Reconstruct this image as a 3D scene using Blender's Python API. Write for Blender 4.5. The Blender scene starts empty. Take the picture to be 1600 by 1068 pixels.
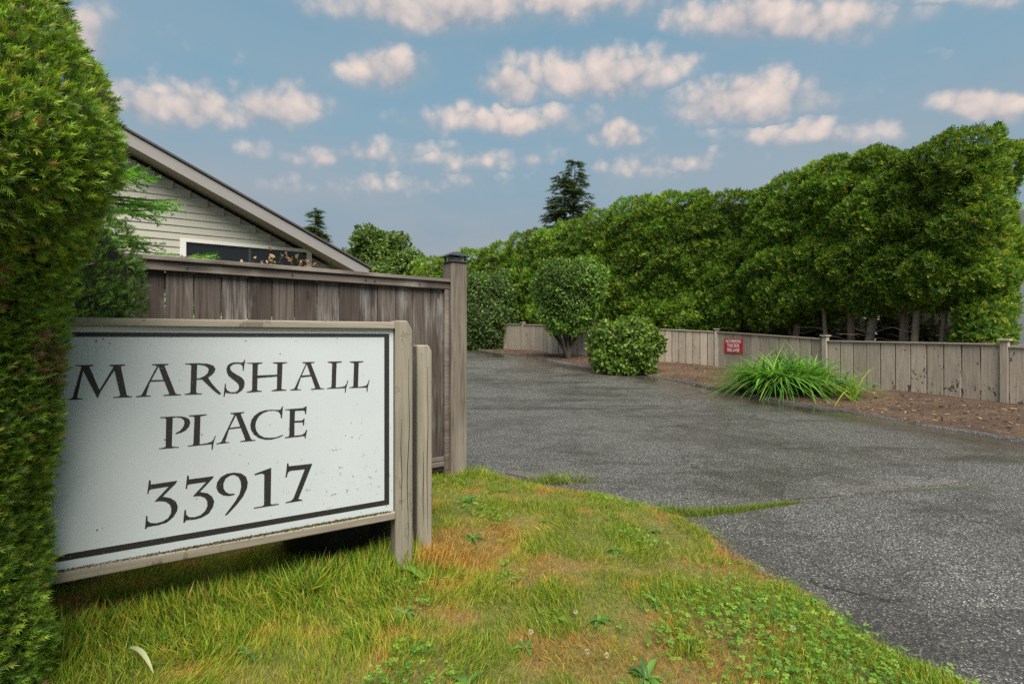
import bpy, bmesh, math, random
import numpy as np
from mathutils import Vector, Matrix
from mathutils.geometry import tessellate_polygon

S = bpy.context.scene
COL = S.collection
R = math.radians
rng = np.random.default_rng(7)
random.seed(7)

# ------------------------------------------------------------------ camera
cam_d = bpy.data.cameras.new('camera'); cam = bpy.data.objects.new('camera', cam_d); COL.objects.link(cam)
cam.location = (0, 0, 1.2); cam.rotation_euler = (R(90), 0, 0)
cam_d.sensor_width = 36; cam_d.lens = 17.01; cam_d.shift_y = -6/1600
cam_d.clip_start = 0.05; cam_d.clip_end = 6000
S.camera = cam

# ------------------------------------------------------------------ light, sky, exposure
SUN_EL, SUN_ROT = R(56), R(168)
sd = bpy.data.lights.new('sun', 'SUN'); sun = bpy.data.objects.new('sun', sd); COL.objects.link(sun)
sd.energy = 1.5; sd.angle = R(45); sd.color = (1.0, 0.935, 0.82)
sdir = Vector((math.sin(SUN_ROT)*math.cos(SUN_EL), math.cos(SUN_ROT)*math.cos(SUN_EL), math.sin(SUN_EL)))
sun.rotation_euler = sdir.to_track_quat('Z', 'Y').to_euler()
S.view_settings.view_transform = 'Standard'; S.view_settings.look = 'None'
S.view_settings.exposure = 2.12; S.view_settings.gamma = 1.0; S.view_settings.use_curve_mapping = False
try:
    S.cycles.use_denoising = False; S.cycles.max_bounces = 4; S.cycles.diffuse_bounces = 3; S.cycles.glossy_bounces = 2; S.cycles.transmission_bounces = 3; S.cycles.transparent_max_bounces = 4
except Exception: pass

class NT:
    def __init__(s, tree): s.t = tree; s.n = tree.nodes; s.l = tree.links
    def node(s, typ, **kw):
        n = s.n.new(typ)
        for k, v in kw.items(): setattr(n, k, v)
        return n
    def put(s, sock, v):
        if isinstance(v, bpy.types.NodeSocket): s.l.new(v, sock)
        elif v is not None:
            if hasattr(sock.default_value, '__len__') and not hasattr(v, '__len__'): v = (v,)*len(sock.default_value)
            if hasattr(sock.default_value, '__len__') and len(sock.default_value) == 4 and len(v) == 3: v = (*v, 1)
            sock.default_value = v
    def m(s, op, a, b=None, c=None, clamp=False):
        n = s.node('ShaderNodeMath', operation=op); n.use_clamp = clamp
        for i, v in enumerate((a, b, c)): s.put(n.inputs[i], v)
        return n.outputs[0]
    def vm(s, op, a, b=None, out=0):
        n = s.node('ShaderNodeVectorMath', operation=op); s.put(n.inputs[0], a)
        if b is not None: s.put(n.inputs[1], b)
        return n.outputs['Value'] if op in ('LENGTH', 'DOT_PRODUCT') else n.outputs[0]
    def mix(s, f, a, b, blend='MIX'):
        n = s.node('ShaderNodeMix', data_type='RGBA', blend_type=blend)
        s.put(n.inputs[0], f); s.put(n.inputs[6], a); s.put(n.inputs[7], b)
        return n.outputs[2]
    def noise(s, vec, scale, detail=4, rough=.55, dist=0, color=False):
        n = s.node('ShaderNodeTexNoise'); s.put(n.inputs['Vector'], vec); s.put(n.inputs['Scale'], scale)
        s.put(n.inputs['Detail'], detail); s.put(n.inputs['Roughness'], rough); s.put(n.inputs['Distortion'], dist)
        return n.outputs['Color' if color else 'Fac']
    def vor(s, vec, scale, feature='F1', out='Distance', rand=1):
        n = s.node('ShaderNodeTexVoronoi', feature=feature); s.put(n.inputs['Vector'], vec); s.put(n.inputs['Scale'], scale)
        s.put(n.inputs['Randomness'], rand)
        return n.outputs[out]
    def ss(s, v, lo, hi, a=0., b=1.):
        n = s.node('ShaderNodeMapRange', interpolation_type='SMOOTHSTEP')
        for i, q in enumerate((v, lo, hi, a, b)): s.put(n.inputs[i], q)
        return n.outputs[0]
    def scale(s, vec, xyz):
        return s.vm('MULTIPLY', vec, xyz)
    def bump(s, h, strength=.5, dist=.01):
        n = s.node('ShaderNodeBump'); s.put(n.inputs['Height'], h); s.put(n.inputs['Strength'], strength); s.put(n.inputs['Distance'], dist)
        return n.outputs[0]

def px_dir(x, y):
    return math.atan2(x-800, 756), math.atan2(528-y, math.hypot(756, x-800))

def build_world():
    w = bpy.data.worlds.new('World'); S.world = w; w.use_nodes = True; w.cycles.sampling_method = 'MANUAL'; w.cycles.sample_map_resolution = 256
    T = NT(w.node_tree); T.n.clear()
    sky = T.node('ShaderNodeTexSky', sky_type='NISHITA'); sky.sun_disc = False
    sky.sun_elevation = SUN_EL; sky.sun_rotation = SUN_ROT; sky.air_density = 1.0; sky.dust_density = 0.6; sky.ozone_density = 1.6
    d = T.node('ShaderNodeTexCoord').outputs['Generated']
    sx = T.node('ShaderNodeSeparateXYZ'); T.l.new(d, sx.inputs[0])
    az = T.m('ARCTAN2', sx.outputs[0], sx.outputs[1]); el = T.m('ARCSINE', sx.outputs[2])
    # high thin veil and grey stratus lower down
    veil = T.noise(T.scale(d, (1, 1, 3.5)), 2.6, 5, .55)
    low = T.ss(el, .14, .54, 1, 0)
    blue = T.mix(.45, T.mix(1.0, sky.outputs[0], (.62, .90, .76), 'MULTIPLY'), (.80, 1.75, 2.35))
    strat = T.mix(T.ss(veil, .3, .7), (1.05, 1.42, 1.75), (1.55, 1.72, 1.92))
    base = T.mix(T.m('MULTIPLY', low, T.ss(veil, .25, .7, .85, 1.0), clamp=True), blue, strat)
    # cumulus: (centre px, radius px, opacity)
    cl = [(690, 22, 175, 44, 1), (905, 8, 150, 40, .8), (1205, 40, 205, 42, 1), (1470, 4, 150, 22, .5), (603, 117, 66, 37, 1.05),
          (925, 130, 150, 46, 1), (800, 140, 52, 34, .95), (1165, 168, 138, 42, .95), (795, 197, 155, 30, .75), (968, 218, 52, 24, .85),
          (1545, 168, 85, 32, 1), (135, 60, 62, 62, .95), (270, 172, 130, 42, .95), (432, 178, 78, 42, .9), (545, 247, 190, 26, .5),
          (1255, 217, 160, 28, .65), (1075, 258, 110, 22, .5), (730, 255, 170, 22, .45), (600, 295, 260, 24, .38),
          (1010, 268, 110, 22, .45)]
    warp = T.vm('SUBTRACT', T.noise(d, 11, 4, .62, color=True), (.5, .5, .5))
    cv = T.node('ShaderNodeCombineXYZ'); T.l.new(az, cv.inputs[0]); T.l.new(el, cv.inputs[1])
    v = T.vm('ADD', cv.outputs[0], T.scale(warp, (.085, .05, 0)))
    fbm = T.noise(d, 34, 5, .60)
    best = None; shade = None
    for (x, y, rx, ry, o) in cl:
        a, e = px_dir(x, y); a2, _ = px_dir(x+rx, y); _, e2 = px_dir(x, y-ry)
        r1, r2 = (a2-a)*1.42, (e2-e)*1.5
        tv = (528-y)/756; sh = -tv*math.sin(a)/(1+(tv*math.cos(a))**2)      # cloud bases lie level, not along circles of elevation
        df = T.vm('SUBTRACT', v, (a, e, 0))
        qx = T.vm('DOT_PRODUCT', df, (1/r1, 0, 0)); ry_ = T.vm('DOT_PRODUCT', df, (-sh/r2, 1/r2, 0))
        # flat base, domed top
        yy = T.m('MAXIMUM', ry_, T.m('MULTIPLY', ry_, -1.5))
        mm = T.m('MULTIPLY', T.m('SUBTRACT', 1.0, T.m('SQRT', T.m('ADD', T.m('MULTIPLY', qx, qx), T.m('MULTIPLY', yy, yy)))), o)
        if best is None: best, shade = mm, ry_
        else:
            g = T.m('GREATER_THAN', mm, best)
            n = T.node('ShaderNodeMix', data_type='FLOAT'); T.put(n.inputs[0], g); T.put(n.inputs[2], shade); T.put(n.inputs[3], ry_)
            shade = n.outputs[0]; best = T.m('MAXIMUM', best, mm)
    # the same kind of cumulus over the rest of the sky
    away = T.m('MAXIMUM', T.ss(T.m('ABSOLUTE', az), .80, .98), T.ss(el, .60, .72))
    gen = T.m('MULTIPLY', T.m('MULTIPLY', T.ss(T.noise(T.scale(d, (1, 1, 2.2)), 3.4, 3, .5), .50, .72), T.ss(el, .04, .2)), away)
    best = T.m('MAXIMUM', best, T.m('SUBTRACT', T.m('MULTIPLY', gen, .9), .02))
    halo = T.m('MULTIPLY', T.ss(T.m('ADD', best, T.m('MULTIPLY', T.m('SUBTRACT', veil, .5), 1.2)), -.80, .30), .45)
    def puffs(vec, sc_):
        n = T.node('ShaderNodeTexVoronoi', feature='F1'); T.put(n.inputs['Vector'], vec); n.inputs['Scale'].default_value = sc_
        return T.m('SUBTRACT', .62, n.outputs['Distance'])
    dw = T.vm('ADD', d, T.scale(warp, (.05, .05, .05)))
    bil = T.m('ADD', T.m('ADD', T.m('MULTIPLY', puffs(dw, 17), .75), T.m('MULTIPLY', puffs(dw, 41), .45)), T.m('MULTIPLY', T.m('SUBTRACT', fbm, .5), .75))
    D = T.m('ADD', best, T.m('MULTIPLY', T.m('SUBTRACT', bil, .20), .62))
    soft = T.ss(shade, -.7, .4, .95, .46)          # ragged soft bases, crisp tops
    alpha = T.m('MULTIPLY', T.ss(D, .04, T.m('ADD', soft, .06)), T.ss(best, -.2, .55, .35, .93))
    lit = T.m('ADD', T.ss(shade, -.8, .45, .05, .8), T.m('MULTIPLY', T.m('SUBTRACT', bil, .2), .95), clamp=True)
    ccol = T.mix(lit, (1.50, 1.68, 1.95), (4.0, 3.35, 3.0))
    col = T.mix(alpha, T.mix(halo, base, (1.72, 1.90, 2.12)), ccol)
    bg = T.node('ShaderNodeBackground'); T.put(bg.inputs[0], col); bg.inputs[1].default_value = 0.05
    out = T.node('ShaderNodeOutputWorld'); T.l.new(bg.outputs[0], out.inputs[0])
build_world()

# ------------------------------------------------------------------ materials
MATS = {}
def mat(name, fn):
    m = bpy.data.materials.new(name); m.use_nodes = True; T = NT(m.node_tree)
    b = T.n['Principled BSDF']; fn(T, b); MATS[name] = m; return m
def coords(T, kind='Object', rnd=True):
    c = T.node('ShaderNodeTexCoord').outputs[kind]
    if rnd:
        r = T.node('ShaderNodeObjectInfo').outputs['Random']
        k = T.node('ShaderNodeCombineXYZ'); 
        for i, q in enumerate((37., 91., 53.)): T.l.new(T.m('MULTIPLY', r, q), k.inputs[i])
        c = T.vm('ADD', c, k.outputs[0])
    return c
def pos(T): return T.node('ShaderNodeNewGeometry').outputs['Position']

def wood(dark, mid, light, paint=None, peel=.6, rough=.8, along=(1, 1, .05), knots=True, strength=.35, low_wear=0):
    def fn(T, b):
        c = coords(T)
        g = T.noise(T.scale(c, tuple(40*a for a in along)), 1.0, 6, .65, .6)
        big = T.noise(T.scale(c, (3, 3, 1.2)), 1.0, 3, .5)
        rnd = T.node('ShaderNodeObjectInfo').outputs['Random']
        col = T.mix(T.ss(g, .3, .7), dark, mid)
        col = T.mix(T.m('MULTIPLY', T.ss(big, .45, .75), .75), col, light)
        col = T.mix(T.m('MULTIPLY', T.m('SUBTRACT', rnd, .35), .9, clamp=True), col, T.mix(g, mid, light))
        if knots:
            kd = T.vor(T.scale(c, (4.5, 4.5, 2.2)), 1.0)
            kn = T.ss(kd, .05, .11, 1, 0)
            col = T.mix(T.m('MULTIPLY', kn, .8), col, dark)
        h = g
        if paint is not None:
            pn = T.noise(T.scale(c, (22, 22, 9)), 1.0, 6, .65)
            pn2 = T.noise(T.scale(c, (4, 4, 3)), 1.0, 2, .5)
            pm = T.m('ADD', T.m('MULTIPLY', pn, .6), T.m('MULTIPLY', pn2, .4))
            if low_wear:
                sp = T.node('ShaderNodeSeparateXYZ'); T.l.new(T.node('ShaderNodeTexCoord').outputs['Object'], sp.inputs[0])
                pm = T.m('ADD', pm, T.m('MULTIPLY', T.ss(sp.outputs[2], 0, .75, 1, 0), low_wear))
            keep = T.ss(pm, peel, peel+.035, 1, 0)
            pv = T.mix(T.noise(c, 2.5, 4), tuple(q*.86 for q in paint), tuple(min(1, q*1.1) for q in paint))
            pv = T.mix(T.m('MULTIPLY', T.ss(g, .42, .62, 1, 0), .25), pv, dark)
            pv = T.mix(1, pv, T.ss(T.m('FRACT', T.m('MULTIPLY', rnd, 5.7)), 0, 1, .80, 1.08), 'MULTIPLY')
            col = T.mix(keep, col, pv)
            h = T.m('ADD', T.m('MULTIPLY', g, .6), T.m('MULTIPLY', keep, .5))
        T.put(b.inputs['Base Color'], col); T.put(b.inputs['Roughness'], rough)
        T.put(b.inputs['Normal'], T.bump(h, strength, .006))
    return fn
def m_old_board(T, b):
    c = coords(T); rnd = T.node('ShaderNodeObjectInfo').outputs['Random']
    g = T.noise(T.scale(c, (55, 55, 1.6)), 1.0, 6, .65, .5); g2 = T.noise(T.scale(c, (130, 130, 5)), 1.0, 4, .6)
    r2 = T.m('FRACT', T.m('MULTIPLY', rnd, 7.31))
    dark = T.mix(r2, (.020, .014, .012), (.050, .036, .030)); mid = T.mix(r2, (.066, .046, .036), (.175, .14, .118))
    col = T.mix(T.ss(g, .28, .68), dark, mid)
    worn = T.m('MULTIPLY', T.ss(T.noise(T.scale(c, (9, 9, 1.5)), 1.0, 4, .6), T.m('SUBTRACT', .66, T.m('MULTIPLY', rnd, .32)), .74), T.ss(g2, .3, .6))
    col = T.mix(T.m('MULTIPLY', worn, .9), col, (.33, .31, .295))
    damp = T.ss(T.noise(T.scale(c, (5, 5, 2)), 1.0, 3, .5), .55, .75)
    col = T.mix(T.m('MULTIPLY', damp, .55), col, (.035, .020, .016))
    kn = T.ss(T.vor(T.scale(c, (6, 6, 2.6)), 1.0), .05, .13, 1, 0); col = T.mix(T.m('MULTIPLY', kn, .75), col, (.02, .012, .01))
    T.put(b.inputs['Base Color'], col); T.put(b.inputs['Roughness'], .75); T.put(b.inputs['Normal'], T.bump(T.m('ADD', g, T.m('MULTIPLY', g2, .5)), .7, .006))
mat('fence_wood', m_old_board)
mat('fence_cap_wood', wood((.06, .043, .035), (.17, .138, .118), (.30, .265, .235), along=(.05, 1, 1), knots=False, strength=.5))
mat('post_wood', wood((.09, .07, .055), (.21, .175, .14), (.28, .25, .21), knots=False))
mat('sign_wood', wood((.06, .05, .04), (.25, .22, .18), (.34, .31, .26), paint=(.33, .29, .225), peel=.585, strength=.6))
mat('sign_rail_wood', wood((.05, .035, .02), (.25, .21, .17), (.34, .30, .25), paint=(.34, .295, .235), peel=.58, strength=.5, along=(.05, 1, 1), knots=False))
mat('painted_fence', wood((.03, .024, .02), (.10, .08, .065), (.17, .14, .12), paint=(.46, .385, .305), peel=.60, strength=.35, knots=False, low_wear=.06))
mat('painted_trim', wood((.05, .04, .03), (.13, .10, .08), (.2, .17, .14), paint=(.45, .38, .30), peel=.66, strength=.3, knots=False))

def m_panel(T, b):
    c = coords(T, rnd=False)
    base = T.mix(T.noise(c, 3, 3), (.47, .51, .535), (.54, .575, .595))
    sm = T.noise(T.scale(c, (2.2, 2.2, 3)), 1.0, 4, .6)
    base = T.mix(T.m('MULTIPLY', T.ss(sm, .52, .75), .35), base, (.47, .53, .56))
    # specks of dirt and algae: thicker to the lower right
    sp = T.node('ShaderNodeSeparateXYZ'); T.l.new(c, sp.inputs[0])
    near = T.m('MULTIPLY', T.ss(sp.outputs[0], -1.2, -.1), T.ss(sp.outputs[2], .3, 1.15, 1, .35))
    wn = T.noise(c, 30, 2)
    dv = T.vm('ADD', c, T.scale(T.noise(c, 70, 2, color=True), (.018, .018, .018)))
    d1 = T.vor(dv, 130); d2 = T.vor(T.scale(dv, (1, 1, .6)), 62)
    thr1 = T.m('MULTIPLY', T.ss(wn, .46, .75), T.m('MULTIPLY', near, .52))
    s1 = T.m('LESS_THAN', d1, thr1)
    s2 = T.m('LESS_THAN', d2, T.m('MULTIPLY', T.ss(T.noise(c, 13, 2), .50, .74), .22))
    base = T.mix(T.m('MULTIPLY', T.m('MAXIMUM', s1, s2), .8), base, (.07, .065, .05))
    T.put(b.inputs['Base Color'], base); T.put(b.inputs['Roughness'], .38)
mat('sign_panel', m_panel)
def m_black(T, b):
    c = coords(T, rnd=False)
    k = T.mix(T.ss(T.noise(c, 120, 3), .62, .72), (.018, .016, .016), (.09, .085, .08))
    T.put(b.inputs['Base Color'], k); T.put(b.inputs['Roughness'], .5)
mat('black_vinyl', m_black)
def plain(col, rough=.6, var=.15, sc=12, metal=0, bump=0):
    def fn(T, b):
        c = coords(T)
        T.put(b.inputs['Base Color'], T.mix(T.noise(c, sc, 5), tuple(q*(1-var) for q in col), tuple(min(1, q*(1+var)) for q in col)))
        T.put(b.inputs['Roughness'], rough); T.put(b.inputs['Metallic'], metal)
        if bump: T.put(b.inputs['Normal'], T.bump(T.noise(c, sc*4, 5), bump, .005))
    return fn
mat('black_plastic', plain((.02, .021, .023), .25, .5, 9))
mat('black_metal', plain((.035, .037, .04), .38, .3, 20))
mat('lamp_glass', plain((.25, .27, .28), .08, .1))
mat('white_trim', plain((.66, .64, .60), .5, .08, 6))
mat('siding', plain((.375, .36, .30), .55, .10, 5))
mat('wall_sheathing', plain((.30, .29, .26), .7, .1, 5))
mat('fascia', plain((.25, .235, .23), .6, .10, 5))
mat('soffit', plain((.24, .22, .19), .7, .1, 5))
mat('shingle', plain((.07, .065, .065), .9, .35, 40, bump=.5))
mat('glass', lambda T, b: (T.put(b.inputs['Base Color'], (.012, .013, .014)), T.put(b.inputs['Roughness'], .06), T.put(b.inputs['IOR'], 1.5)))
mat('pale_wall', plain((.62, .62, .62), .6, .06, 3))
mat('grey_wall', plain((.16, .155, .15), .8, .15, 6))
mat('red_paint', plain((.50, .022, .028), .4, .12, 14))
mat('white_paint', plain((.78, .76, .76), .45, .06, 20))
mat('moss', plain((.09, .12, .015), .9, .5, 60, bump=.8))
mat('concrete', plain((.11, .10, .09), .5, .25, 14, bump=.4))
mat('bark', plain((.27, .205, .15), .9, .5, 26, bump=1.0))
mat('dark_bark', plain((.075, .06, .045), .9, .5, 26, bump=1.0))
mat('core_dark', plain((.022, .022, .012), 1.0, .5, 18))  # near-black colour of the crown cores, keeps gaps between leaves dark

def m_leaf(T, b):
    a = T.node('ShaderNodeAttribute'); a.attribute_name = 'col'
    T.put(b.inputs['Base Color'], a.outputs['Color']); T.put(b.inputs['Roughness'], .55)
    T.put(b.inputs['Specular IOR Level'], .35)
    tr = T.node('ShaderNodeBsdfTranslucent'); T.put(tr.inputs[0], T.mix(1, a.outputs['Color'], (1.25, 1.25, .6), 'MULTIPLY'))
    mx = T.node('ShaderNodeMixShader'); mx.inputs[0].default_value = .38
    T.l.new(b.outputs[0], mx.inputs[1]); T.l.new(tr.outputs[0], mx.inputs[2])
    T.l.new(mx.outputs[0], T.n['Material Output'].inputs[0])
mat('leaf', m_leaf)
def m_gloss_leaf(T, b):
    m_leaf(T, b); T.put(b.inputs['Roughness'], .42); T.put(b.inputs['Specular IOR Level'], .32)
mat('glossy_leaf', m_gloss_leaf)
def m_chip(T, b):
    a = T.node('ShaderNodeAttribute'); a.attribute_name = 'col'
    T.put(b.inputs['Base Color'], a.outputs['Color']); T.put(b.inputs['Roughness'], .8)
mat('chip', m_chip)

def m_asphalt(shift=0., tone=1.):
    def fn(T, b):
        p = T.vm('ADD', pos(T), (shift, shift*.7, 0))
        w = T.node('ShaderNodeAttribute'); w.attribute_name = 'wet'; wet = w.outputs['Fac']
        stone_c = T.vor(p, 150, out='Color'); stone_d = T.vor(p, 150)
        sc = T.node('ShaderNodeSeparateColor'); T.l.new(stone_c, sc.inputs[0])
        peb = T.node('ShaderNodeSeparateColor'); T.l.new(T.vor(p, 115, out='Color'), peb.inputs[0]); peb_d = T.vor(p, 115)
        big = T.noise(p, .55, 4, .55); mid = T.noise(p, 3.2, 4, .6)
        lightness = T.ss(sc.outputs[0], .1, 1.0, .030*tone, .18*tone)
        tint = T.mix(sc.outputs[2], (1.0, .92, .82), (1.0, .98, .95))
        base = T.mix(1, tint, lightness, 'MULTIPLY')
        chip = T.m('MULTIPLY', T.ss(peb.outputs[1], .45, .95), T.ss(peb_d, .30, .46, 1, 0))
        base = T.mix(T.m('MULTIPLY', chip, .8), base, T.mix(peb.outputs[2], (.20, .18, .155), (.40, .38, .345)))
        fleck = T.m('MULTIPLY', T.m('GREATER_THAN', peb.outputs[0], .90), T.m('LESS_THAN', peb_d, .42))
        base = T.mix(T.m('MULTIPLY', fleck, .9), base, (.55, .53, .49))
        base = T.mix(T.m('MULTIPLY', T.ss(peb_d, .45, .70), .6), base, (.026, .024, .022))
        base = T.mix(T.m('MULTIPLY', T.ss(T.m('ADD', T.m('MULTIPLY', big, .6), T.m('MULTIPLY', mid, .4)), .42, .62), .50), base, (.036, .031, .026))
        q_ = T.node('ShaderNodeMapping'); T.l.new(p, q_.inputs[0]); q_.inputs['Rotation'].default_value = (0, 0, .42); q_.inputs['Scale'].default_value = (.38, 1.7, 1)
        damp = T.ss(T.noise(q_.outputs[0], 1.0, 5, .6, .4), .53, .66)
        base = T.mix(T.m('MULTIPLY', damp, .42), base, (.028, .024, .020))
        mud = T.m('MULTIPLY', T.ss(wet, .22, .75), T.ss(mid, .25, .6, .55, 1.0))
        base = T.mix(T.m('MULTIPLY', mud, .85), base, T.mix(T.noise(p, .8, 3), (.022, .021, .012), (.060, .038, .024)))
        crack = T.vor(T.vm('ADD', p, T.scale(T.noise(p, 1.7, 4, .6, color=True), (1.3, 1.3, 0))), .33, feature='DISTANCE_TO_EDGE')
        cm = T.m('MULTIPLY', T.m('LESS_THAN', crack, .0022), T.ss(T.noise(p, .7, 2), .45, .55))
        base = T.mix(T.m('MULTIPLY', cm, .8), base, (.015, .015, .012))
        T.put(b.inputs['Base Color'], base)
        film = T.m('ADD', T.ss(T.m('ADD', T.m('MULTIPLY', big, .7), T.m('MULTIPLY', mid, .3)), .40, .64, .0, .42), T.m('ADD', T.m('MULTIPLY', damp, .25), T.m('MULTIPLY', wet, .85)), clamp=True)
        T.put(b.inputs['Roughness'], T.ss(film, 0, 1, .48, .10))
        T.put(b.inputs['Specular IOR Level'], .5)
        h = T.m('SUBTRACT', T.m('MULTIPLY', T.m('SUBTRACT', 1, T.ss(stone_d, .1, .6)), sc.outputs[0]), T.m('MULTIPLY', cm, 2))
        bs = T.ss(film, .3, 1.0, .55, .06)
        bn = T.node('ShaderNodeBump'); T.put(bn.inputs['Height'], h); T.put(bn.inputs['Strength'], bs); bn.inputs['Distance'].default_value = .006
        T.put(b.inputs['Normal'], bn.outputs[0])
    return fn
mat('asphalt', m_asphalt())
mat('asphalt_apron', m_asphalt(5.3, 1.05))
mat('asphalt_patch', m_asphalt(11.7, 1.35))
def m_soil(T, b):
    p = pos(T); n = T.noise(p, 2.3, 5, .6); f = T.noise(p, 45, 5, .7)
    c = T.mix(T.ss(n, .35, .65), (.09, .105, .022), (.17, .125, .045)); c = T.mix(T.ss(f, .4, .75), c, (.24, .20, .06))
    T.put(b.inputs['Base Color'], c); T.put(b.inputs['Roughness'], .95); T.put(b.inputs['Normal'], T.bump(f, .8, .02))
mat('lawn_soil', m_soil)
def m_mulch(T, b):
    p = pos(T); f = T.noise(p, 38, 6, .75); n = T.noise(p, 1.1, 4)
    c = T.mix(T.ss(f, .35, .7), (.035, .020, .013), (.15, .085, .05)); c = T.mix(T.ss(n, .4, .7, 0, .6), c, (.17, .105, .062))
    T.put(b.inputs['Base Color'], c); T.put(b.inputs['Roughness'], .95); T.put(b.inputs['Normal'], T.bump(f, 1.0, .03))
mat('mulch', m_mulch)
def m_terrain(T, b):
    p = pos(T); n = T.noise(p, .15, 5, .6)
    T.put(b.inputs['Base Color'], T.mix(n, (.045, .06, .02), (.09, .10, .035))); T.put(b.inputs['Roughness'], .95)
mat('terrain', m_terrain)

# ------------------------------------------------------------------ object helpers
def tag(o, label=None, cat=None, group=None, kind=None):
    if label: o['label'] = label
    if cat: o['category'] = cat
    if group: o['group'] = group
    if kind: o['kind'] = kind
    return o
def empty(name, loc, rz=0):
    o = bpy.data.objects.new(name, None); COL.objects.link(o); o.location = loc; o.rotation_euler = (0, 0, rz); o.empty_display_size = .1
    return o
def obj(name, me, material, parent=None, loc=None, rz=0):
    o = bpy.data.objects.new(name, me); COL.objects.link(o)
    if material and not me.materials: me.materials.append(MATS[material])
    if parent: o.parent = parent
    if loc is not None: o.location = loc
    if rz: o.rotation_euler = (0, 0, rz)
    return o
def np_mesh(name, V, F, colors=None, smooth=False, attr=None):
    """V (n,3), F (m,k) all faces the same size"""
    V = np.asarray(V, np.float32); F = np.asarray(F, np.int32)
    me = bpy.data.meshes.new(name); k = F.shape[1]
    me.vertices.add(len(V)); me.vertices.foreach_set('co', V.ravel())
    me.loops.add(F.size); me.loops.foreach_set('vertex_index', F.ravel())
    me.polygons.add(len(F)); me.polygons.foreach_set('loop_start', np.arange(0, F.size, k, dtype=np.int32))
    if smooth: me.polygons.foreach_set('use_smooth', np.ones(len(F), bool))
    me.update(calc_edges=True)
    if colors is not None:
        c4 = np.ones((len(V), 4), np.float32); c4[:, :3] = colors
        a = me.attributes.new('col', 'FLOAT_COLOR', 'POINT'); a.data.foreach_set('color', c4.ravel())
    if attr is not None:
        a = me.attributes.new(attr[0], 'FLOAT', 'POINT'); a.data.foreach_set('value', np.asarray(attr[1], np.float32))
    return me
def bm_mesh(name, fn, bevel=0, smooth=False):
    bm = bmesh.new(); fn(bm)
    if bevel:
        bmesh.ops.bevel(bm, geom=[e for e in bm.edges if e.is_manifold], offset=bevel, segments=1, affect='EDGES', clamp_overlap=True)
    bmesh.ops.recalc_face_normals(bm, faces=bm.faces)
    me = bpy.data.meshes.new(name); bm.to_mesh(me); bm.free()
    if smooth:
        for p in me.polygons: p.use_smooth = True
    return me
def add_box(bm, x0, x1, y0, y1, z0, z1):
    vs = [bm.verts.new((x, y, z)) for z in (z0, z1) for y in (y0, y1) for x in (x0, x1)]
    for f in ((0, 2, 3, 1), (4, 5, 7, 6), (0, 1, 5, 4), (2, 6, 7, 3), (0, 4, 6, 2), (1, 3, 7, 5)): bm.faces.new([vs[i] for i in f])
    return vs
def box(name, x0, x1, y0, y1, z0, z1, material, parent=None, bevel=.003, jit=0):
    def fn(bm):
        vs = add_box(bm, x0, x1, y0, y1, z0, z1)
        if jit:
            for v in vs: v.co += Vector((random.uniform(-jit, jit)*.4, random.uniform(-jit, jit)*.4, random.uniform(-jit, jit)))
    return obj(name, bm_mesh(name, fn, bevel), material, parent)
def add_prism(bm, poly, a, b, tr):
    """extrude 2D poly between levels a and b, tr(u, v, level) -> point"""
    lo = [bm.verts.new(tr(u, v, a)) for u, v in poly]; hi = [bm.verts.new(tr(u, v, b)) for u, v in poly]
    n = len(poly); bm.faces.new(lo[::-1]); bm.faces.new(hi)
    for i in range(n): bm.faces.new((lo[i], lo[(i+1) % n], hi[(i+1) % n], hi[i]))
def prism(name, poly, a, b, tr, material, parent=None, bevel=0):
    return obj(name, bm_mesh(name, lambda bm: add_prism(bm, poly, a, b, tr), bevel), material, parent)
def tube_np(path, radii, sides=7):
    path = np.asarray(path, float); n = len(path); V = []; F = []
    for i in range(n):
        t = path[min(i+1, n-1)]-path[max(i-1, 0)]; t = t/(np.linalg.norm(t)+1e-9)
        ref = np.array((0, 0, 1.)) if abs(t[2]) < .9 else np.array((1., 0, 0))
        u = np.cross(t, ref); u /= np.linalg.norm(u); w = np.cross(t, u)
        for s in range(sides):
            a = 2*math.pi*s/sides; V.append(path[i]+radii[i]*(math.cos(a)*u+math.sin(a)*w))
    for i in range(n-1):
        for s in range(sides):
            a = i*sides+s; b = i*sides+(s+1) % sides; F.append((a, b, b+sides, a+sides))
    return V, F
def tubes(name, lst, material, parent, sides=7):
    V = []; F = []
    for path, radii in lst:
        v, f = tube_np(path, radii, sides); o = len(V); V += v; F += [tuple(i+o for i in q) for q in f]
    return obj(name, np_mesh(name, V, F, smooth=True), material, parent)
def unit(a): return a/(np.linalg.norm(a, axis=-1, keepdims=True)+1e-9)

_waves = {}
def fnoise(P, freq, seed=0):
    """smooth pseudo noise about -1..1"""
    if seed not in _waves:
        g = np.random.default_rng(1000+seed); d = unit(g.normal(size=(10, 3)))*g.uniform(.6, 1.5, (10, 1)); _waves[seed] = (d, g.uniform(0, 6.28, 10))
    d, ph = _waves[seed]
    return np.sin((P*freq) @ d.T + ph).sum(1)/3.2

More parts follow.
